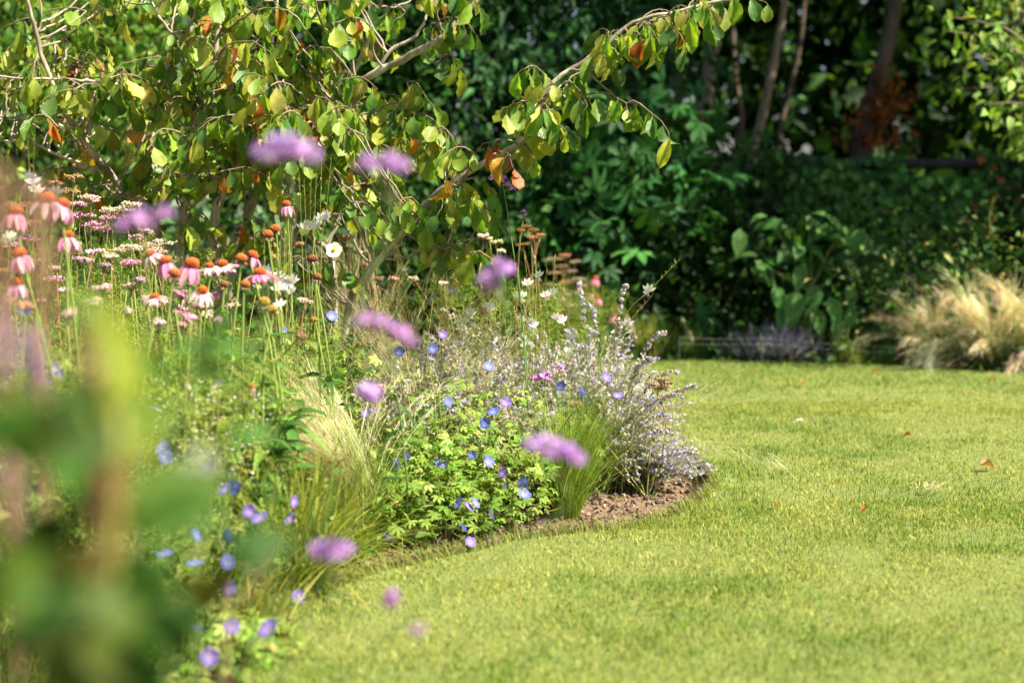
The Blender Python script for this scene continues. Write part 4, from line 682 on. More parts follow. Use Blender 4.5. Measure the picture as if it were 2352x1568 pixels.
# --- coneflowers
def cone_tpl():
    t = BALL8; m = MB()
    n = 150; i = np.arange(n) + .5; ph = np.arccos(1 - 1.25 * i / n); th = np.pi * (1 + 5 ** .5) * i; dirs = np.column_stack((np.sin(ph) * np.cos(th), np.sin(ph) * np.sin(th), np.cos(ph) * .85)); return dirs
CONE_D = cone_tpl()
def coneflower(label, u, v, d, kind, r=.017, pink=0, tilt=(0, 0), stem_col=(.21, .30, .055), leaves=7):
    r = r * .92; top = P(u, v, d); x0, y0 = top[0] + rng.normal(0, .05), top[1] + rng.normal(.03, .05); base = on_soil(x0, y0); o = thing('coneflower', label, 'flower', base, 'pink coneflowers' if kind in ('droop', 'flat', 'side', 'nod') else 'coneflower seed heads')
    ax = nrm(np.array((tilt[0] + rng.normal(0, .14), tilt[1] + rng.normal(0, .1), 1.0))); Mx = basis(nrm(np.cross(ax, (1, 0, .01))), ax)
    t = np.linspace(0, 1, 10)[:, None]; q = base * (1 - t) + top * t + np.column_stack((np.sin(t * 3.1)[:, 0] * rng.normal(0, .03), np.sin(t * 3.1)[:, 0] * rng.normal(0, .02), 0 * t[:, 0])); q[-2] = q[-1] - ax * .02; b = MB(); b.tubes(q[None], np.linspace(.0042, .0028, 10)[None], stem_col, 6); b.build('stem', M_STEM, o, base)
    b = MB()
    for k in range(leaves):
        b = MB()
        s = rng.uniform(.15, .8); p = base * (1 - s) + top * s; a = U(0, 6.28); m = 1; b.stamp(LANCE, basis(np.array([(math.cos(a), math.sin(a), rng.uniform(.2, .9))]), np.array([(-.3 * math.cos(a), -.3 * math.sin(a) - .2, 1.)])), p[None], pal(DEEP + [(.16, .25, .04)], 1), scale=np.array([rng.uniform(.10, .17) * (1.15 - .75 * s)])); b.build('leaf', M_BIGLEAF, o, base)
    b = MB(); R = r; low, hi = {'bare': ((.28, .08, .012), (.50, .17, .02)), 'dark': ((.16, .05, .02), (.30, .13, .03)), 'green': ((.32, .22, .03), (.50, .26, .03))}.get(kind, ((.30, .05, .012), (.62, .15, .015)))
    b.add((BALL8[0] * (R * .70, R * .70, R * .68)) @ Mx.T + top, BALL8[1], None, np.array(low) * .6)
    sp = top + (CONE_D * R * (.70, .70, .74)) @ Mx.T; dr_ = CONE_D @ Mx.T + ax * .5; n = len(sp); h = np.clip(CONE_D[:, 2:3], 0, 1); cc = np.array(low) * (1 - h) + np.array(hi) * h; cc = cc * (1 + .15 * rng.normal(size=(n, 1)))
    b.stamp((BALL[0] * (.12, .30, .12) + (0, .15, 0), BALL[1], BALL[2]), basis(dr_, rdir(n)), sp, cc, scale=R * U(.75, 1.15, n)); b.build('cone', M_CONE, o, base)
    if kind in ('droop', 'flat', 'side', 'nod', 'few'):
        n = {'droop': 12, 'flat': 14, 'side': 10, 'nod': 9, 'few': 5}[kind]; a = np.arange(n) * 2 * np.pi / n + rng.normal(0, .12, n)
        dp = {'droop': 1.5, 'flat': .3, 'side': .9, 'nod': 2.4, 'few': .8}[kind] + rng.normal(0, .18, n); h3 = np.column_stack((np.cos(a), np.sin(a), 0 * a)); dl = h3 * np.cos(dp * .62)[:, None] - np.array((0, 0, 1.)) * np.sin(dp * .62)[:, None]; nl = h3 * np.sin(dp * .62)[:, None] + np.array((0, 0, 1.)) * np.cos(dp * .62)[:, None]
        pc = pal([[(.72, .34, .47), (.78, .46, .55), (.62, .26, .40)], [(.80, .55, .62), (.84, .64, .68), (.76, .46, .55)], [(.75, .22, .38), (.7, .3, .45)]][pink], n, jit=.08)
        b = MB(); b.stamp(PETALC, basis(dl @ Mx.T, nl @ Mx.T), top + ((h3 * R * .70 - np.array((0, 0, R * .22))) @ Mx.T), pc, scale=np.column_stack((np.full(n, 1.) * R * 2.3, R * 2.9 * U(.8, 1.12, n), R * 2 * np.ones(n)))); b.build('petals', M_PETAL, o, base)
    else:
        n = 12; a = U(0, 6.28, n); h3 = np.column_stack((np.cos(a), np.sin(a), -.8 + 0 * a)); b = MB(); b.stamp(PETALC, basis(h3 @ Mx.T, rdir(n)), top + ((np.column_stack((np.cos(a), np.sin(a), 0 * a)) * R * .7 - np.array((0, 0, R * .45))) @ Mx.T), pal([(.55, .33, .28), (.45, .3, .2), (.62, .42, .38)], n), scale=R * U(.5, .8, n)); b.build('petals', M_PETAL, o, base)
PETALC = leaf_tpl(5, 2, prof=lambda u: np.clip(np.sin(np.pi * u ** .75) ** .6 + .12, 0, 1) * (u < .99) + .35 * (u >= .99), width=.38, fold=.22, curl=.75)
for a in (('large orange coneflower cone with few pale petals, half behind a blurred brown spike', 108, 458, 3.3, 'few', .0195, 1), ('pink coneflower with drooping petals at the upper left, right of the large orange cone', 143, 470, 3.4, 'droop', .018, 0, (.05, 0)), ('pink coneflower with drooping petals at the far upper left below the white flower', 36, 487, 3.25, 'droop', .0165, 0),
          ('narrow drooping coneflower with petals hanging straight down above the yellowish leaves', 155, 543, 3.5, 'droop', .0165, 0, (-.05, .1)), ('drooping pink coneflower low at the left edge', 45, 585, 3.2, 'droop', .0165, 0), ('small drooping coneflower lowest at the left edge', 39, 650, 3.2, 'droop', .0145, 0),
          ('pale pink-white coneflower with a flat cone, leftmost of the central cluster', 345, 584, 3.9, 'side', .014, 1, (-.25, -.1)), ('blush coneflower with broad petals second from the left of the central cluster', 380, 601, 3.6, 'droop', .0165, 0, (.1, -.2)), ('best-formed pink coneflower with a round red-orange cone in the middle of the cluster', 440, 608, 3.6, 'droop', .0205, 0, (.02, -.15)),
          ('open white-pink coneflower with spread petals right of the best-formed one', 482, 612, 3.8, 'flat', .0125, 1, (0, -.25)), ('open pink coneflower with spreading petals beside the ironwood stem', 512, 608, 3.85, 'flat', .0155, 1, (.1, -.15)), ('dark red coneflower head without petals tucked under the pink cluster', 400, 630, 3.55, 'bare', .0165, 0),
          ('pale coneflower with petals swept to the right, lowest of the central cluster', 465, 668, 3.6, 'side', .0145, 1, (.3, -.25)), ('faded coneflower with withered cream petals left of the lowest one', 355, 682, 3.5, 'flat', .0105, 1, (-.1, -.3)), ('orange cone with remnants of petals beside the red one', 553, 596, 3.8, 'bare', .0175, 0),
          ('red coneflower with a few bright pink petals on its right', 580, 588, 3.85, 'few', .0165, 2, (.2, -.1)), ('flat red coneflower with short pink petals all round at the right of the cluster', 597, 629, 3.7, 'flat', .0185, 2, (.05, .05)), ('round orange-brown seed head with a twin close behind it', 614, 541, 4.0, 'bare', .0175, 0), ('orange-brown seed head touching its twin on the upper right', 632, 527, 4.1, 'bare', .0165, 0),
          ('golden-orange seed head low at the right below the white flowers', 607, 695, 3.6, 'green', .0165, 0), ('smaller golden seed head just below the golden-orange one', 625, 712, 3.6, 'green', .0145, 0), ('egg-shaped brown seed head on a tall stalk right of the white flowers', 718, 597, 4.2, 'dark', .0175, 0), ('dark brown seed head tilted beside a green leaf', 728, 638, 4.2, 'dark', .0155, 0, (.4, 0)),
          ('lone pink coneflower with hanging petals on a tall stalk against the dark hollow', 658, 470, 4.7, 'droop', .0155, 0), ('reddish seed head almost hidden under the flat red coneflower', 563, 655, 3.65, 'bare', .0145, 0), ('small brown seed head beneath the open pink coneflower', 515, 655, 3.7, 'dark', .0125, 0), ('wilted pink coneflower hanging down beside the blond plumes', 577, 888, 3.5, 'nod', .0105, 0), ('little tan seed head low between two blue cranesbill flowers', 722, 735, 4.2, 'green', .0115, 0)):
    coneflower(*a)
for (lab, u, v, k) in (('blurred pink coneflower in the far border above the others', 1368, 640, 2), ('blurred dusky pink coneflower in the far border below the upper one', 1372, 685, 2), ('blurred rosy coneflower low in the far border behind the catmint tip', 1412, 726, 2), ('blurred reddish coneflower in the far border beside the pale flower head', 1355, 672, 0), ('blurred magenta coneflower above the feather grass at the right edge', 2300, 668, 2), ('blurred pale pink coneflower within the feather grass', 2272, 735, 0)):
    coneflower(lab, u, v, 8.75, 'droop', .02, k, leaves=2)
# --- yarrow
def yarrow(label, u, d, heads, cols, stem=(.25, .24, .08), hr=.027, feather=760, fh=.68, R=.32, group='yarrow plants'):
    base = on_soil(X(u, d), d) if d < 7 else np.array((X(u, d), d, -.02)); o = thing('yarrow', label, 'flower plant', base, group); sb = MB(); zs = []
    for (hu, hv) in heads:
        e = P(hu, hv, d + rng.normal(0, .1)); zs.append(e[2]); t = np.linspace(0, 1, 8)[:, None]; q = base * (1 - t) + e * t + np.array((rng.normal(0, .035), rng.normal(0, .03), .03)) * np.sin(np.pi * t); sb.tubes(q[None], np.linspace(.0026, .0018, 8)[None], pal([stem, (.33, .14, .08), (.3, .3, .08)], 1)[0], 4)
        k = rng.integers(5, 9); hb = MB(); c = pal(cols, 1, jit=.05)[0]; rr = hr * rng.uniform(.7, 1.25)
        for j in range(k):
            a = rng.uniform(0, 6.28); s = rr * math.sqrt(rng.random()); f = e + np.array((s * math.cos(a), s * math.sin(a), rng.normal(0, .003) - s * s * 5)); sb.tubes(np.array([[e - (0, 0, .03), (e + f) / 2 - (0, 0, .012), f]]), .0009, stem, 3)
            m = 24; a2 = U(0, 6.28, m); s2 = rr * .55 * np.sqrt(rng.random(m)); p = f + np.column_stack((s2 * np.cos(a2), s2 * np.sin(a2), rng.normal(0, .0025, m))); hb.stamp(BALL, basis(rdir(m), rdir(m)), p, c * (1 + .22 * rng.normal(size=(m, 1))), scale=np.column_stack((U(.002, .0038, m), U(.002, .0038, m), U(.0015, .003, m))))
        hb.build('flower_head', M_PETAL, o, base)
    sb.build('stem', M_STEM, o, base); fh = max(fh, .90 * float(np.mean(zs))) if d < 5.3 and feather > 100 else fh; b = MB(); n = int(feather * 1.25); a = U(0, 6.28, n); r = R * np.sqrt(rng.random(n)); p = base + np.column_stack((r * np.cos(a), r * np.sin(a), fh * rng.random(n) ** 1.1)); d_ = rdir(n) + (0, 0, .5)
    m = 9; s = np.linspace(.1, 1, m); L = U(.05, .11, n); dd = nrm(d_); side = nrm(np.cross(dd, rdir(n)))
    pts = p[:, None] + dd[:, None] * (L[:, None] * s)[..., None]; pts = pts.reshape(-1, 3); sd2 = np.repeat(side, m, 0); dd2 = np.repeat(dd, m, 0); cc = np.repeat(pal(FRESH, n), m, 0)
    for sg in (-1, 1): b.stamp(NARROW, basis(sd2 * sg + dd2 * .6, rdir(len(pts))), pts, cc, scale=.016 * np.tile(np.sin(np.pi * (.15 + .8 * s)), n))
    b.build('foliage', M_LEAF, o, base)
PINKT, TAN, CREAM = [(.72, .45, .55), (.78, .55, .58), (.66, .38, .48)], [(.48, .29, .17), (.55, .36, .22), (.40, .24, .15)], [(.70, .55, .45), (.75, .62, .52), (.6, .45, .36)]
yarrow('tan yarrow with broad seed heads at the upper left', 110, 4.5, [(118, 420), (90, 432), (170, 405), (165, 440), (60, 470), (185, 470), (70, 510)], TAN)
yarrow('pink yarrow with a flat lilac-pink head in front of the hedge', 205, 4.6, [(208, 453), (178, 468), (190, 492), (250, 500), (215, 512), (235, 522)], PINKT)
yarrow('tan and cream yarrow to the right of the pink one', 290, 4.6, [(240, 485), (300, 470), (320, 455), (280, 480), (330, 500), (275, 490), (255, 478)], TAN + CREAM)
yarrow('cream yarrow left of the ironwood stems', 330, 4.4, [(310, 545), (330, 530), (300, 565), (345, 560), (375, 552), (280, 570), (355, 575)], CREAM)
yarrow('blush yarrow low behind the drooping coneflower', 200, 4.1, [(190, 595), (240, 610), (165, 560), (215, 575), (300, 600), (130, 615), (255, 590)], CREAM + PINKT)
yarrow('faded tan yarrow at the left edge', 40, 4.3, [(20, 470), (10, 520), (60, 545), (30, 560), (85, 600), (15, 620), (120, 640)], TAN + PINKT)
yarrow('yarrow with small pale heads under the pink coneflowers', 330, 3.9, [(320, 640), (335, 690), (300, 660), (385, 690), (400, 705), (415, 675), (420, 715)], PINKT + CREAM, hr=.018, fh=.55)
yarrow('rusty yarrow under the ironwood crown behind the white flowers', 740, 5.2, [(790, 545), (840, 610), (870, 640), (700, 640), (830, 580), (900, 640), (780, 640), (680, 560)], TAN + CREAM)
yarrow('cream yarrow with button heads at the back under the lowest leaves', 1120, 5.7, [(1125, 548), (1140, 555), (1110, 540), (1150, 575), (1060, 640), (1020, 650), (950, 640)], [(.75, .66, .5), (.8, .72, .6)], hr=.016)
yarrow('brown branching yarrow seed head right of the tall verbena', 1190, 5.7, [(1210, 520), (1225, 528), (1195, 530), (1220, 545), (1240, 540), (1200, 560)], [(.34, .18, .07), (.42, .24, .1)], hr=.016)
yarrow('pale brown seed heads bristling at the right side of the catmint', 1490, 4.85, [(1500, 880), (1520, 870), (1530, 880), (1510, 890), (1300, 940), (1320, 925)], [(.36, .24, .15), (.45, .32, .2)], hr=.02, feather=20, fh=.2)
yarrow('pale pink yarrow among the coneflower stalks below the best-formed flower', 470, 4.0, [(505, 680), (450, 700), (530, 700), (420, 745), (480, 720)], PINKT + CREAM, hr=.016, fh=.62)
yarrow('green feathery yarrow with two late heads behind the small golden seed head', 600, 4.5, [(700, 690), (590, 660)], CREAM, hr=.016, fh=.6, R=.28, feather=900)
yarrow('feathery yarrow with few flowers in front of the narrow drooping coneflower', 170, 3.75, [(150, 665), (235, 660), (95, 690)], PINKT, hr=.018, fh=.62, R=.34, feather=1000)
yarrow('feathery yarrow beneath the faded coneflower', 330, 3.85, [(290, 715), (360, 740)], PINKT + CREAM, hr=.015, fh=.6, R=.3, feather=900)
yarrow('fresh green feathery yarrow in front of the leftmost coneflower stalks', 60, 3.0, [(60, 700), (20, 690)], TAN, hr=.014, fh=.70, R=.26, feather=700)
yarrow('fresh green feathery yarrow in front of the central coneflower stalks', 430, 3.35, [(500, 735), (440, 730)], PINKT, hr=.014, fh=.64, R=.2, feather=800)
yarrow('feathery green yarrow rising behind the clump of broad dark leaves', 480, 3.8, [(690, 770)], TAN, hr=.014, fh=.6, R=.2, feather=600)
yarrow('feathery green yarrow between the lime leaf and the narrow drooping coneflower', 190, 3.1, [(210, 690), (160, 720)], CREAM, hr=.014, fh=.66, R=.22, feather=600)
yarrow('peach-coloured yarrow out of focus in the far border', 1290, 8.8, [(1270, 590), (1300, 585), (1290, 610), (1310, 620), (1275, 625), (1300, 645), (1265, 650), (1285, 665), (1320, 600)], [(.65, .42, .22), (.6, .45, .3)], hr=.045, fh=.5, R=.3, group='yarrow in the far border')
yarrow('dusky pink yarrow out of focus in the far border', 1340, 8.7, [(1325, 640), (1345, 655), (1330, 670), (1290, 690), (1310, 700), (1360, 700), (1300, 675)], [(.6, .35, .35), (.55, .42, .38)], hr=.04, fh=.45, R=.3, group='yarrow in the far border')
# --- white flowers
WP = leaf_tpl(3, 2, prof=lambda u: np.sin(np.pi * u ** .8) ** .7 + .04, width=.42, fold=.1, curl=.3)
GAURA = join_tpl([(WP, rotz(a) @ rotx(.2), (0, 0, 0), (1, 1, 1)) for a in (-1.0, -.35, .35, 1.0)] + [(NARROW, rotz(math.pi + a) * .8, (0, 0, .02), (.9, .9, .6)) for a in (-.3, .2)])
def whites(name, label, base_u, base_d, fl, d, size, leaves=60, tpl=GAURA, extra_buds=20, group='white gaura plants'):
    base = on_soil(X(base_u, base_d), base_d); o = thing(name, label, 'flower plant', base, group); sb, bb = MB(), MB()
    for (u, v) in fl:
        e = P(u, v, d + rng.normal(0, .06)); t = np.linspace(0, 1, 9)[:, None]; q = base * (1 - t) + e * t; q[:, 2] = base[2] + (e[2] - base[2]) * (1 - (1 - t[:, 0]) ** 1.3); q[1:-1] += rng.normal(0, .006, (7, 3)); sb.tubes(q[None], np.linspace(.002, .001, 9)[None], (.30, .34, .08), 4)
        fb = MB(); k = rng.integers(1, 3); f = nrm(np.stack((rng.normal(0, .5, k), np.full(k, -.9), rng.uniform(-.2, .45, k)), -1)); fb.stamp(tpl, basis(rdir(k) * .4 + (0, 0, 1.), f), e + rng.normal(0, .008, (k, 3)), pal([(.88, .88, .84), (.9, .88, .86)], k, jit=.02), scale=size * U(.8, 1.15, k)); fb.build('flower', M_PETAL, o, base)
        m = 7; tip = e + (e - q[-3]) * np.linspace(.1, 1.4, m)[:, None] * .8; sb.tubes(np.stack((e, tip[-1]), 0)[None], .0009, (.36, .38, .1), 3); bb.stamp(NARROW, basis(rdir(m) * .5 + (0, 0, 1.), rdir(m)), tip, pal([(.42, .45, .12), (.5, .45, .2)], m), scale=U(.012, .022, m))
    n = leaves; s = rng.random(n) * .6; k = rng.integers(0, len(fl), n); p = base + (np.array([P(*fl[i], d) for i in k]) - base) * s[:, None] + rng.normal(0, .02, (n, 3)); bb.stamp(NARROW, basis(rdir(n) + (0, 0, .5), rdir(n)), p, pal(FRESH, n), scale=U(.03, .06, n))
    sb.build('stem', M_STEM, o, base); bb.build('foliage', M_LEAF, o, base)
whites('gaura', 'white gaura with butterfly flowers on wiry stems right of the tall verbena', 1240, 5.2, [(1230, 640), (1213, 658), (1252, 682), (1268, 678), (1135, 688), (1196, 678), (1120, 715), (1145, 790), (1205, 725), (1220, 745), (1228, 765), (1200, 780), (1300, 775), (1440, 745), (1492, 668), (1290, 735), (1215, 800), (1315, 815), (1065, 740), (1085, 725), (1055, 800)], 5.05, .027)
whites('gaura', 'cluster of white flowers right of the coneflowers', 650, 4.2, [(640, 648), (652, 640), (664, 652), (632, 668), (648, 672), (662, 678), (640, 690), (655, 660), (600, 640), (608, 628), (672, 640)], 4.1, .027)
whites('gaura', 'white star flowers just below the lone pink coneflower', 700, 4.9, [(692, 517), (712, 512), (722, 520), (735, 506), (748, 500), (703, 525)], 4.75, .026, leaves=30)
whites('gaura', 'white flowers at the upper left among the tan yarrow', 60, 4.0, [(70, 436), (14, 540), (128, 452), (76, 428), (20, 548)], 3.7, .027, leaves=30)
o = thing('white_anemone', 'cream white open flower with a yellow eye under the ironwood leaves', 'flower', on_soil(X(770, 5.0), 5.0)); base = on_soil(X(770, 5.0), 5.0); e = P(768, 576, 4.9); b = MB(); b.tubes(smooth([base, (base + e) / 2 + (.02, 0, 0), e], 5)[None], .002, (.25, .28, .1), 5); b.build('stem', M_STEM, o, base)
b = MB(); b.stamp(FLORET5, basis(np.array([(1., 0, .1)]), np.array([(-.2, -.9, .4)])), e[None], np.array([(.88, .85, .74)]), scale=np.array([.03])); b.build('petals', M_PETAL, o, base); b = MB(); b.add(BALL8[0] * .007 + e + (-.001, -.006, .003), BALL8[1], None, (.7, .45, .03)); b.build('flower_centre', M_CONE, o, base)
# --- calamint: clouds of tiny white flowers
for (lab, u, d, R, h, nn) in (('cloud of tiny white calamint flowers at the left beneath the yarrow', 240, 3.55, .32, .62, 1), ('white calamint haze between the blurred lime leaf and the coneflower leaves', 390, 3.45, .24, .58, 1), ('white calamint with yellowing leaves at the left edge of the bed', 90, 3.4, .3, .5, 1)):
    base = on_soil(X(u, d), d); o = thing('calamint', lab, 'flower plant', base, 'white calamint plants'); n = 110; q = None; b = MB(); q = stems(b, base, n, h, R, .0014, (.30, .30, .09)); b.build('stem', M_STEM, o, base)
    def al(m, lo):
        i = rng.integers(0, n, m); s = (lo + (1 - lo) * rng.random(m)) * 4.99; j = s.astype(int); f = (s - j)[:, None]; return q[i, j] * (1 - f) + q[i, j + 1] * f
    m = 3000; b = MB(); b.stamp(LEAF_S, basis(rdir(m), rdir(m) * .6 + (0, -.2, .8)), al(m, .1) + rng.normal(0, .012, (m, 3)), pal([(.28, .33, .06), (.36, .38, .08), (.2, .28, .05), (.42, .36, .08)], m), scale=U(.010, .02, m)); b.build('foliage', M_LEAF, o, base)
    m = 1500; b = MB(); b.stamp(FLORET4, basis(rdir(m), rdir(m) * .7 + (0, -.6, .6)), al(m, .35) + rng.normal(0, .014, (m, 3)), pal([(.82, .80, .76), (.75, .7, .72), (.86, .84, .8)], m, jit=.06), scale=U(.003, .0055, m)); b.build('flowers', M_PETAL, o, base)
# --- broad dark leaves of a perennial below the coneflowers
o = thing('coneflower_foliage', 'clump of broad dark green leaves under the coneflowers', 'plant', on_soil(X(505, 3.72), 3.72)); base = on_soil(X(505, 3.72), 3.72); b, c = MB(), MB(); q = stems(b, base, 26, .50, .22, .004, (.2, .27, .06), K=7); b.build('stem', M_STEM, o, base)
m = 240; i = rng.integers(0, 26, m); j = rng.integers(1, 7, m); a = U(0, 6.28, m); c.stamp(LANCE, basis(np.stack((np.cos(a), np.sin(a), U(-.2, .9, m)), -1), np.stack((-.3 * np.cos(a), -.3 * np.sin(a) - .2, np.ones(m)), -1)), q[i, j], pal(DEEP + [(.14, .24, .04)], m), scale=np.column_stack((np.full(m, .13), U(.09, .17, m), np.full(m, .13))) * U(.8, 1.2, m)[:, None]); c.build('foliage', M_BIGLEAF, o, base)
# --- low growth between the plants
b = MB(); n = 20000; x = U(-3.2, .55, n); y = U(2.5, 6.9, n); e0 = np.array(BED); k = inside(BED, x, y); dist = np.min(np.hypot(x[:, None] - bed_edge[None, ::3, 0], y[:, None] - bed_edge[None, ::3, 1]), 1); sp = (x > X(1180, 4.4) - .0) & (y < 4.95); k &= (dist > .10 + .1 * rng.random(n)) & ~sp
x, y = x[k], y[k]; n = len(x); z = soil_z(x, y) + (.34 + .22 * (x < -.45)) * rng.random(n) ** 1.2 * (dist[k] / .5).clip(.15, 1); b.stamp(LEAF_S, basis(rdir(n) + (0, 0, .3), rdir(n) * .7 + (0, -.2, .8)), np.column_stack((x, y, z)), pal(FRESH + DEEP, n), scale=U(.02, .05, n))
m = n // 2; b.ribbons(np.column_stack((x, y, soil_z(x, y)))[:m], U(0, 6.28, m), U(.15, .5, m) * (dist[k][:m] / .5).clip(.2, 1), np.abs(rng.normal(0, .35, m)), U(0, .9, m), np.full(m, .003), pal(FRESH + [(.42, .36, .16), (.36, .24, .12)], m), segs=4)
tag(b.build('undergrowth', M_LEAF), kind='stuff')
# --- verbena
def verbena_head(mb, c, r, ax, n=34, warm=.0):
    ax = nrm(np.asarray(ax, float)); q = rdir(n); q[:, 2] = np.abs(q[:, 2]); M = basis(np.cross(ax, (1, .1, 0)), ax); q = q @ M.T; p = c + q * r * (.75 + .3 * rng.random((n, 1)))
    cc = pal([(.50, .28, .66), (.60, .38, .74), (.66, .46, .78), (.44, .22, .55)], n, jit=.1); cc = cc * (1 - warm) + np.array((.62, .22, .36)) * warm; mb.stamp(FLORET5, basis(rdir(n), q + rdir(n) * .3), p, cc, scale=r * U(.26, .36, n))
    m = n; p2 = c + q * r * .55; mb.stamp((BALL[0] * (.10, .34, .10), BALL[1], BALL[2]), basis(q, rdir(n)), p2, pal([(.34, .10, .22), (.42, .16, .24), (.2, .12, .1)], m), scale=r * np.ones(m))
def verbena(label, base, path, heads, warm=0., leaf=2, sr=.0026):
    o = thing('verbena', label, 'flower', base, 'purple verbena stems'); b = MB(); q = smooth([base] + list(path), 6); b.tubes(q[None], np.linspace(sr, sr * .55, len(q))[None], (.16, .25, .06), 5); top = q[-1]
    for (c, r) in heads:
        c = np.asarray(c); k = int(np.argmin(np.linalg.norm(q - c, axis=1) + .0 * (q[:, 2] > c[2]))); k = max(0, min(k, len(q) - 3)); a = q[k]; b.tubes(smooth([a, (a + c) / 2 + (0, 0, .006), c], 4)[None], sr * .45, (.22, .22, .09), 4)
    b.build('stem', M_STEM, o, base)
    for (c, r) in heads: hb = MB(); verbena_head(hb, np.asarray(c), r, (0, -.25, 1), warm=warm); hb.build('flower_head', M_PETAL, o, base)
    if leaf:
        for s in range(leaf):
            lb = MB(); i = rng.integers(2, max(3, int(len(q) * .7))); a = U(0, 6.28); lb.stamp(NARROW, basis(np.array([(math.cos(a), math.sin(a), .4)]), np.array([(0, 0, 1.)])), q[i][None], pal(DEEP, 1), scale=np.array([.06])); lb.build('leaf', M_LEAF, o, base)
d = 4.85; bs = on_soil(X(1215, 4.9), 4.9)
verbena('tall verbena with small purple heads against the dark shrubs, in sharp focus', bs, [P(1212, 880, d), P(1200, 740, d), P(1188, 640, d), P(1172, 530, d), P(1158, 440, d), P(1154, 425, d)], [(P(1131, 411, d), .013), (P(1154, 413, d), .017), (P(1165, 425, d), .013), (P(1175, 437, d), .014)], leaf=3)
verbena('short verbena side shoot with a single purple head right of the tallest one', bs + (.02, .02, 0), [P(1196, 700, d), P(1190, 600, d), P(1202, 505, d)], [(P(1202, 492, d), .014)])
bs = on_soil(X(1245, 4.6), 4.6); d = 4.55; verbena('rose-pink verbena heads low among the catmint', bs, [P(1248, 1000, d), P(1252, 900, d)], [(P(1252, 868, d), .024), (P(1226, 872, d), .015), (P(1287, 847, d), .013)], warm=.35)
bs = on_soil(X(1120, 4.25), 4.25); verbena('small purple verbena head at the turf edge under the cranesbill', bs, [P(1128, 1255, 4.1)], [(P(1130, 1243, 4.1), .015)], warm=.15, leaf=0)
def near_verbena(label, u, v, d, spread, bu=None, warm=0., vb=None):
    c = P(u, v, d); bx = min(X(bu if bu is not None else u, d), -.47 if d < 2.6 else 9); base = np.array((bx, d + .05, -.04)); e0 = c - np.array((0, 0, .03))
    hs = [(c + np.array((dx * 1.0, rng.normal(0, .008), dz)), r) for dx, dz, r in spread]; verbena(label, base, [base * .5 + e0 * .5 + np.array((-.02, 0, .04)), e0 - np.array((0, 0, .06)), e0], hs, warm=warm, leaf=0, sr=.0022)
near_verbena('big blurred violet verbena head high in front of the ironwood stems', 658, 360, 1.72, [(-.022, 0, .017), (0, .006, .02), (.024, -.002, .016)])
near_verbena('blurred lilac verbena head to the right of the biggest violet one', 880, 384, 1.75, [(-.018, 0, .014), (.006, .002, .015), (.022, -.003, .012)])
near_verbena('blurred slanting lilac verbena head over the yarrow at the left', 330, 512, 1.8, [(-.028, -.008, .014), (-.004, 0, .017), (.024, .008, .014)], warm=.1)
near_verbena('blurred mauve verbena head over the lowest ironwood leaves', 1140, 632, 2.1, [(-.012, -.008, .016), (.008, .006, .017), (-.005, -.02, .013)], 900)
near_verbena('long blurred purple verbena head sloping down to the right above the catmint', 882, 758, 1.85, [(-.026, .010, .013), (-.004, .004, .014), (.02, -.008, .014), (.034, -.016, .010)], 700, warm=.15)
near_verbena('small round blurred verbena head beside the dark bent stem', 848, 908, 2.2, [(0, 0, .019), (.006, -.004, .014)], 760)
near_verbena('long blurred pale lilac verbena head in front of the feather grass tuft', 1272, 1035, 1.85, [(-.026, .004, .015), (-.004, .002, .017), (.018, -.006, .015), (.03, -.012, .012)], 700)
near_verbena('blurred purple verbena head over the strap-leaved clump near the turf edge', 758, 1270, 1.75, [(-.012, 0, .015), (.008, .002, .016), (.02, .004, .01)], 600)
near_verbena('small faint blurred verbena head over the lawn at the bottom', 900, 1380, 1.8, [(0, 0, .013)], 640, warm=.2)
near_verbena('faintest tiny blurred verbena head lowest over the lawn', 958, 1448, 1.6, [(0, 0, .008)], 640, warm=.2)
# dark bent stem in the middle of the bed
o = thing('bent_stem', 'dark bent verbena stalk with narrow leaves in the middle of the bed', 'flower stalk', on_soil(X(925, 4.3), 4.3)); base = on_soil(X(925, 4.3), 4.3); d = 3.9; b = MB(); b.tubes(smooth([base, P(935, 1120, d), P(925, 1000, d), P(912, 915, d), P(905, 905, d), P(880, 905, d)], 5)[None], .0030, (.09, .16, .04), 6); b.tubes(smooth([P(918, 985, d), P(895, 1005, d), P(870, 1040, d)], 4)[None], .002, (.1, .18, .04), 5); b.build('stem', M_STEM, o, base)
for dv, pp, L in (((.7, 0, -.6), (915, 925), .10), ((-.6, -.1, -.2), (918, 985), .08), ((.8, .1, .1), (925, 1010), .09), ((-.8, 0, .2), (930, 1100), .09)): b = MB(); b.stamp(NARROW, basis(np.array([dv]), np.array([(0, -.6, 1.)])), P(*pp, d)[None], pal(DEEP, 1), scale=np.array([L])); b.build('leaf', M_LEAF, o, base)
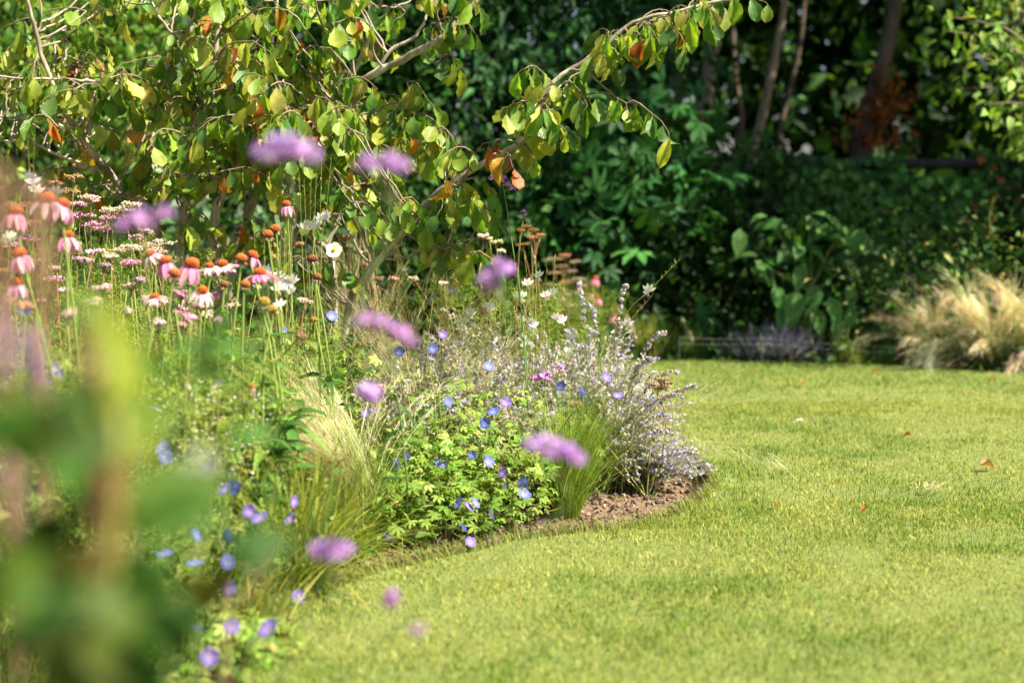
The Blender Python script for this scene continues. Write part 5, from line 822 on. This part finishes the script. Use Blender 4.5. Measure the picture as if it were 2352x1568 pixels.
# ------------------------------------------------------------------ very near plants, far out of focus
o = thing('tall_perennial', 'big blurred dark green leafy plant filling the bottom left corner', 'plant', (-.33, .86, -.05)); base = np.array((-.33, .86, -.05)); b, c = MB(), MB()
st = stems(b, base, 12, .72, .14, .005, (.12, .17, .05), K=7); b.build('stem', M_STEM, o, base)
NG = [(.038, .105, .012), (.055, .14, .016), (.026, .075, .011), (.085, .155, .02), (.11, .14, .026)]
for (u0, u1, v0, v1, n, d0, d1, sz) in ((-40, 330, 960, 1600, 50, .74, 1.05, .055), (60, 420, 1300, 1600, 30, .75, 1.05, .05), (90, 200, 880, 1060, 8, .75, .85, .06), (330, 520, 1180, 1420, 7, .85, 1.0, .05)):
    q = np.array([P(U(u0, u1), U(v0, v1), U(d0, d1)) for _ in range(n)]); a = U(0, 6.28, n); c.stamp(LEAF_M, basis(np.stack((np.cos(a), np.sin(a) * .5, U(-.8, .5, n)), -1), rdir(n) * .7 + (0, -.5, .6)), q, pal(NG, n), scale=sz * U(.7, 1.2, n))
c.build('foliage', M_LEAF, o, base)
def near_leaf(mb, u, v, d, L, wd, dirv, nv, col):
    mb.stamp(LEAF_M, basis(np.array([dirv]), np.array([nv])), P(u, v, d)[None], np.array([col]), scale=np.array([[L * wd, L, L]]))
o = thing('lime_leaf_stem', 'blurred sunlit lime-yellow leaves standing at the left in front of the calamint', 'plant', (-.30, .80, -.05)); base = np.array((-.30, .80, -.05)); b, c = MB(), MB(); b.tubes(smooth([base, P(262, 1250, .8), P(255, 1000, .8), P(235, 700, .8)], 5)[None], .003, (.30, .32, .06), 5); b.build('stem', M_STEM, o, base)
for (u, v, L, w_, dv, col) in ((265, 860, .055, .8, (-.25, .2, 1), (.26, .33, .025)), (290, 960, .05, .7, (.1, .1, 1), (.24, .30, .025)), (240, 1010, .045, .6, (-.2, .1, .9), (.18, .27, .025)), (215, 760, .03, .7, (-.2, 0, 1), (.13, .25, .03)), (300, 1080, .045, .5, (.35, 0, .8), (.24, .30, .04))): c = MB(); near_leaf(c, u, v, .80, L, w_, dv, (.3, -.8, .3), col); c.build('leaf', M_LEAF, o, base)
o = thing('broad_leaf_stem', 'blurred green leaf spray in front of the coneflower stalks', 'plant', (-.29, 1.15, -.05)); base = np.array((-.29, 1.15, -.05)); b, c = MB(), MB(); b.tubes(smooth([base, P(380, 1200, 1.15), P(420, 950, 1.15), P(470, 800, 1.15)], 5)[None], .0022, (.12, .2, .05), 5); b.build('stem', M_STEM, o, base)
for (u, v, L, dv) in ((400, 800, .05, (1, .2, .05)), (455, 800, .045, (1, 0, .15)), (420, 840, .05, (1, .1, -.2)), (380, 870, .05, (-.7, .1, .5)), (470, 770, .035, (.6, 0, .5)), (520, 1010, .05, (1, .2, .2))): c = MB(); near_leaf(c, u, v, 1.2, L, .8, dv, (0, -.7, .7), (.05, .15, .018)); c.build('leaf', M_LEAF, o, base)
def spike(label, pts, d, r, cols, n, nm='spent_spike', cat='flower spike', bsz=.006, group='blurred flower spikes at the left'):
    q = smooth([P(u, v, d) for u, v in pts], 6); base = np.array((q[0][0], d, -.05)); o = thing(nm, label, cat, base, group); b = MB(); b.tubes(smooth([base, q[0], q[len(q) // 2], q[-1]], 6)[None], .0022, (.26, .16, .09), 5); b.build('stem', M_STEM, o, base)
    i = rng.integers(0, len(q) - 1, n); p = q[i] + (q[i + 1] - q[i]) * rng.random((n, 1)) + rng.normal(0, r, (n, 3)); b = MB(); b.stamp(LEAF_S, basis(rdir(n) + (0, 0, .5), rdir(n)), p, pal(cols, n), scale=bsz * U(.8, 1.6, n)); b.build('flowers', M_PETAL, o, base)
BR = [(.42, .26, .17), (.5, .33, .22), (.34, .19, .12)]
spike('blurred brown seed spike standing in front of the orange cone', [(98, 720), (96, 600), (92, 500), (90, 440)], 1.05, .0035, BR, 300)
spike('blurred brown spike below the lime leaves', [(225, 1130), (215, 1000), (205, 860), (200, 760)], .85, .0028, BR, 280)
spike('blurred rusty brown spike with an orange patch', [(235, 1330), (238, 1230), (240, 1150), (235, 1080)], .78, .004, [(.30, .15, .04), (.24, .14, .05), (.2, .15, .05)], 150)
spike('blurred tan spike at the left edge', [(5, 760), (4, 600), (2, 480), (0, 380)], .95, .003, BR, 280)
spike('blurred thin brown spike right of the rusty one', [(285, 1100), (290, 980), (300, 860)], .95, .0022, BR, 160)
spike('blurred brown stalk above the turf edge', [(520, 1420), (600, 1330), (610, 1260)], 1.5, .003, [(.30, .2, .12), (.36, .24, .15)], 120, bsz=.005)
PU = [(.36, .22, .45), (.46, .30, .55), (.5, .32, .42)]
spike('blurred mauve flower spike at the left below the coneflowers', [(88, 900), (80, 830), (74, 765)], 1.5, .006, PU, 260, nm='sage_spike')
spike('blurred mauve flower spike cut by the left edge', [(12, 880), (8, 790), (4, 700)], 1.4, .006, PU, 240, nm='sage_spike')
spike('lowest blurred dusky spike at the left edge of the view', [(40, 1200), (30, 1120), (25, 1060)], 1.2, .006, [(.4, .28, .25), (.45, .3, .3)], 200, nm='sage_spike')
def pale_head(label, u, v, d, r, cols):
    c0 = P(u, v, d); base = np.array((c0[0] - .03, d, -.05)); o = thing('pale_flower', label, 'flower', base, 'blurred pale flowers near the lens'); b = MB(); b.tubes(smooth([base, (base + c0) / 2 + (.01, 0, 0), c0], 5)[None], .002, (.2, .25, .08), 5); b.build('stem', M_STEM, o, base)
    n = 70; b = MB(); q = rdir(n); b.stamp(LEAF_S, basis(q + rdir(n) * .5, rdir(n)), c0 + q * r * rng.random((n, 1)), pal(cols, n), scale=r * U(.5, .9, n)); b.build('flower_head', M_PETAL, o, base)
pale_head('blurred cream-grey flower near the bottom left corner', 165, 1450, .85, .018, [(.55, .52, .42), (.48, .48, .36)])
pale_head('blurred pale grey-green bud over the strap leaves', 450, 1090, 1.15, .020, [(.40, .48, .32), (.45, .5, .38)])
# ------------------------------------------------------------------ small things lying about
def fallen(label, u, v, size, col, up=.012, kind='fallen_leaf', cat='leaf', rot=0.):
    g = G(u, v); g[2] = float(lawn_z(g[0:1], g[1:2])[0]) + up; b = MB(); b.stamp(IRON_CURL, np.array([rotz(rot) @ rotx(.25)]), g[None], np.array([col]), scale=np.array([size])); o = b.build(kind, M_LEAF, None, g); o.location = tuple(map(float, g)); tag(o, label, cat, 'fallen leaves on the lawn'); return o
fallen('curled brown leaf lying on the lawn at the right edge', 2252, 1088, .07, (.36, .22, .11), .022, rot=-1.2)
fallen('small red-brown leaf on the far lawn in front of the strap leaves', 2015, 862, .05, (.34, .12, .05), .025, rot=.5)
fallen('tan leaf on the far lawn in front of the feather grass', 2188, 853, .05, (.36, .2, .1), .025, rot=2)
fallen('orange-brown leaf on the far lawn at the right, nearer than the feather grass', 2285, 882, .045, (.36, .22, .12), .025, rot=1)
fallen('tiny dark leaf in the middle of the lawn', 2092, 1010, .04, (.25, .10, .04), .02, rot=1)
fallen('brown leaf on the lawn straight below the lavender mound', 1848, 895, .045, (.42, .2, .08), .025, rot=.2)
fallen('rust leaf on the lawn nearest the lavender mound', 1735, 858, .045, (.4, .24, .12), .025, rot=.9)
fallen('small red leaf on the lawn right of the bed corner', 1990, 1180, .03, (.36, .08, .03), .018, rot=2.2)
fallen('little tan leaf on the lawn between the bed corner and the red leaf', 1788, 1168, .03, (.45, .25, .12), .018, rot=.2)
g = G(1380, 1200); g[2] = float(soil_z(g[0:1], g[1:2])[0]) + .012; b = MB(); b.stamp(IRON_CURL, np.stack((rotz(1.2) @ rotx(.5), rotz(-1.2) @ rotx(.5))), np.stack((g, g)), np.array([(.22, .07, .03), (.26, .10, .04)]), scale=np.array([.03, .03])); o = b.build('curled_leaf', M_LEAF, None, g); o.location = tuple(map(float, g)); tag(o, 'dark red-brown curled leaf on the bare soil near the turf edge', 'leaf')
g = G(1845, 975); g[2] = float(lawn_z(g[0:1], g[1:2])[0]) + .03; b = MB(); b.stamp(LEAF_M, np.array([rotz(1.4) @ rotx(.1), rotz(1.2) @ rotx(.3)]), np.stack((g, g)), np.array([(.85, .85, .84), (.8, .8, .8)]), scale=np.array([.045, .035])); o = b.build('white_petal', M_PETAL, None, g); o.location = tuple(map(float, g)); tag(o, 'small white petal lying on the lawn', 'petal')
def rock(label, u, v, s, col):
    g = G(u, v); V, Q, A = ball_tpl(9, 6); V = V * (1 + .14 * rng.normal(size=(len(V), 1))) * s; b = MB(); b.add(V, Q, None, col); o = b.build('stone', M_STONE, smooth=False); o.location = (g[0], g[1], -.012); tag(o, label, 'stone', 'stones at the turf edge')
rock('pale stone at the turf edge beneath the low catmint', 1588, 1158, (.022, .018, .018), (.50, .44, .34))
rock('small dark stone in the notch of the turf edge', 1606, 1120, (.016, .014, .014), (.16, .13, .10))
b = MB(); g = G(2128, 1135); n = 40; b.ribbons(np.column_stack((g[0] + rng.normal(0, .03, n), g[1] + rng.normal(0, .03, n), np.full(n, .03))), U(0, 6.28, n), U(.03, .06, n), U(1.2, 1.5, n), U(0, .4, n), np.full(n, .003), pal([(.55, .45, .3)], n), segs=2); o = b.build('straw_wisp', M_STRAW, None, g); o.location = tuple(map(float, g)); tag(o, 'wisp of dry straw lying on the lawn', 'straw')
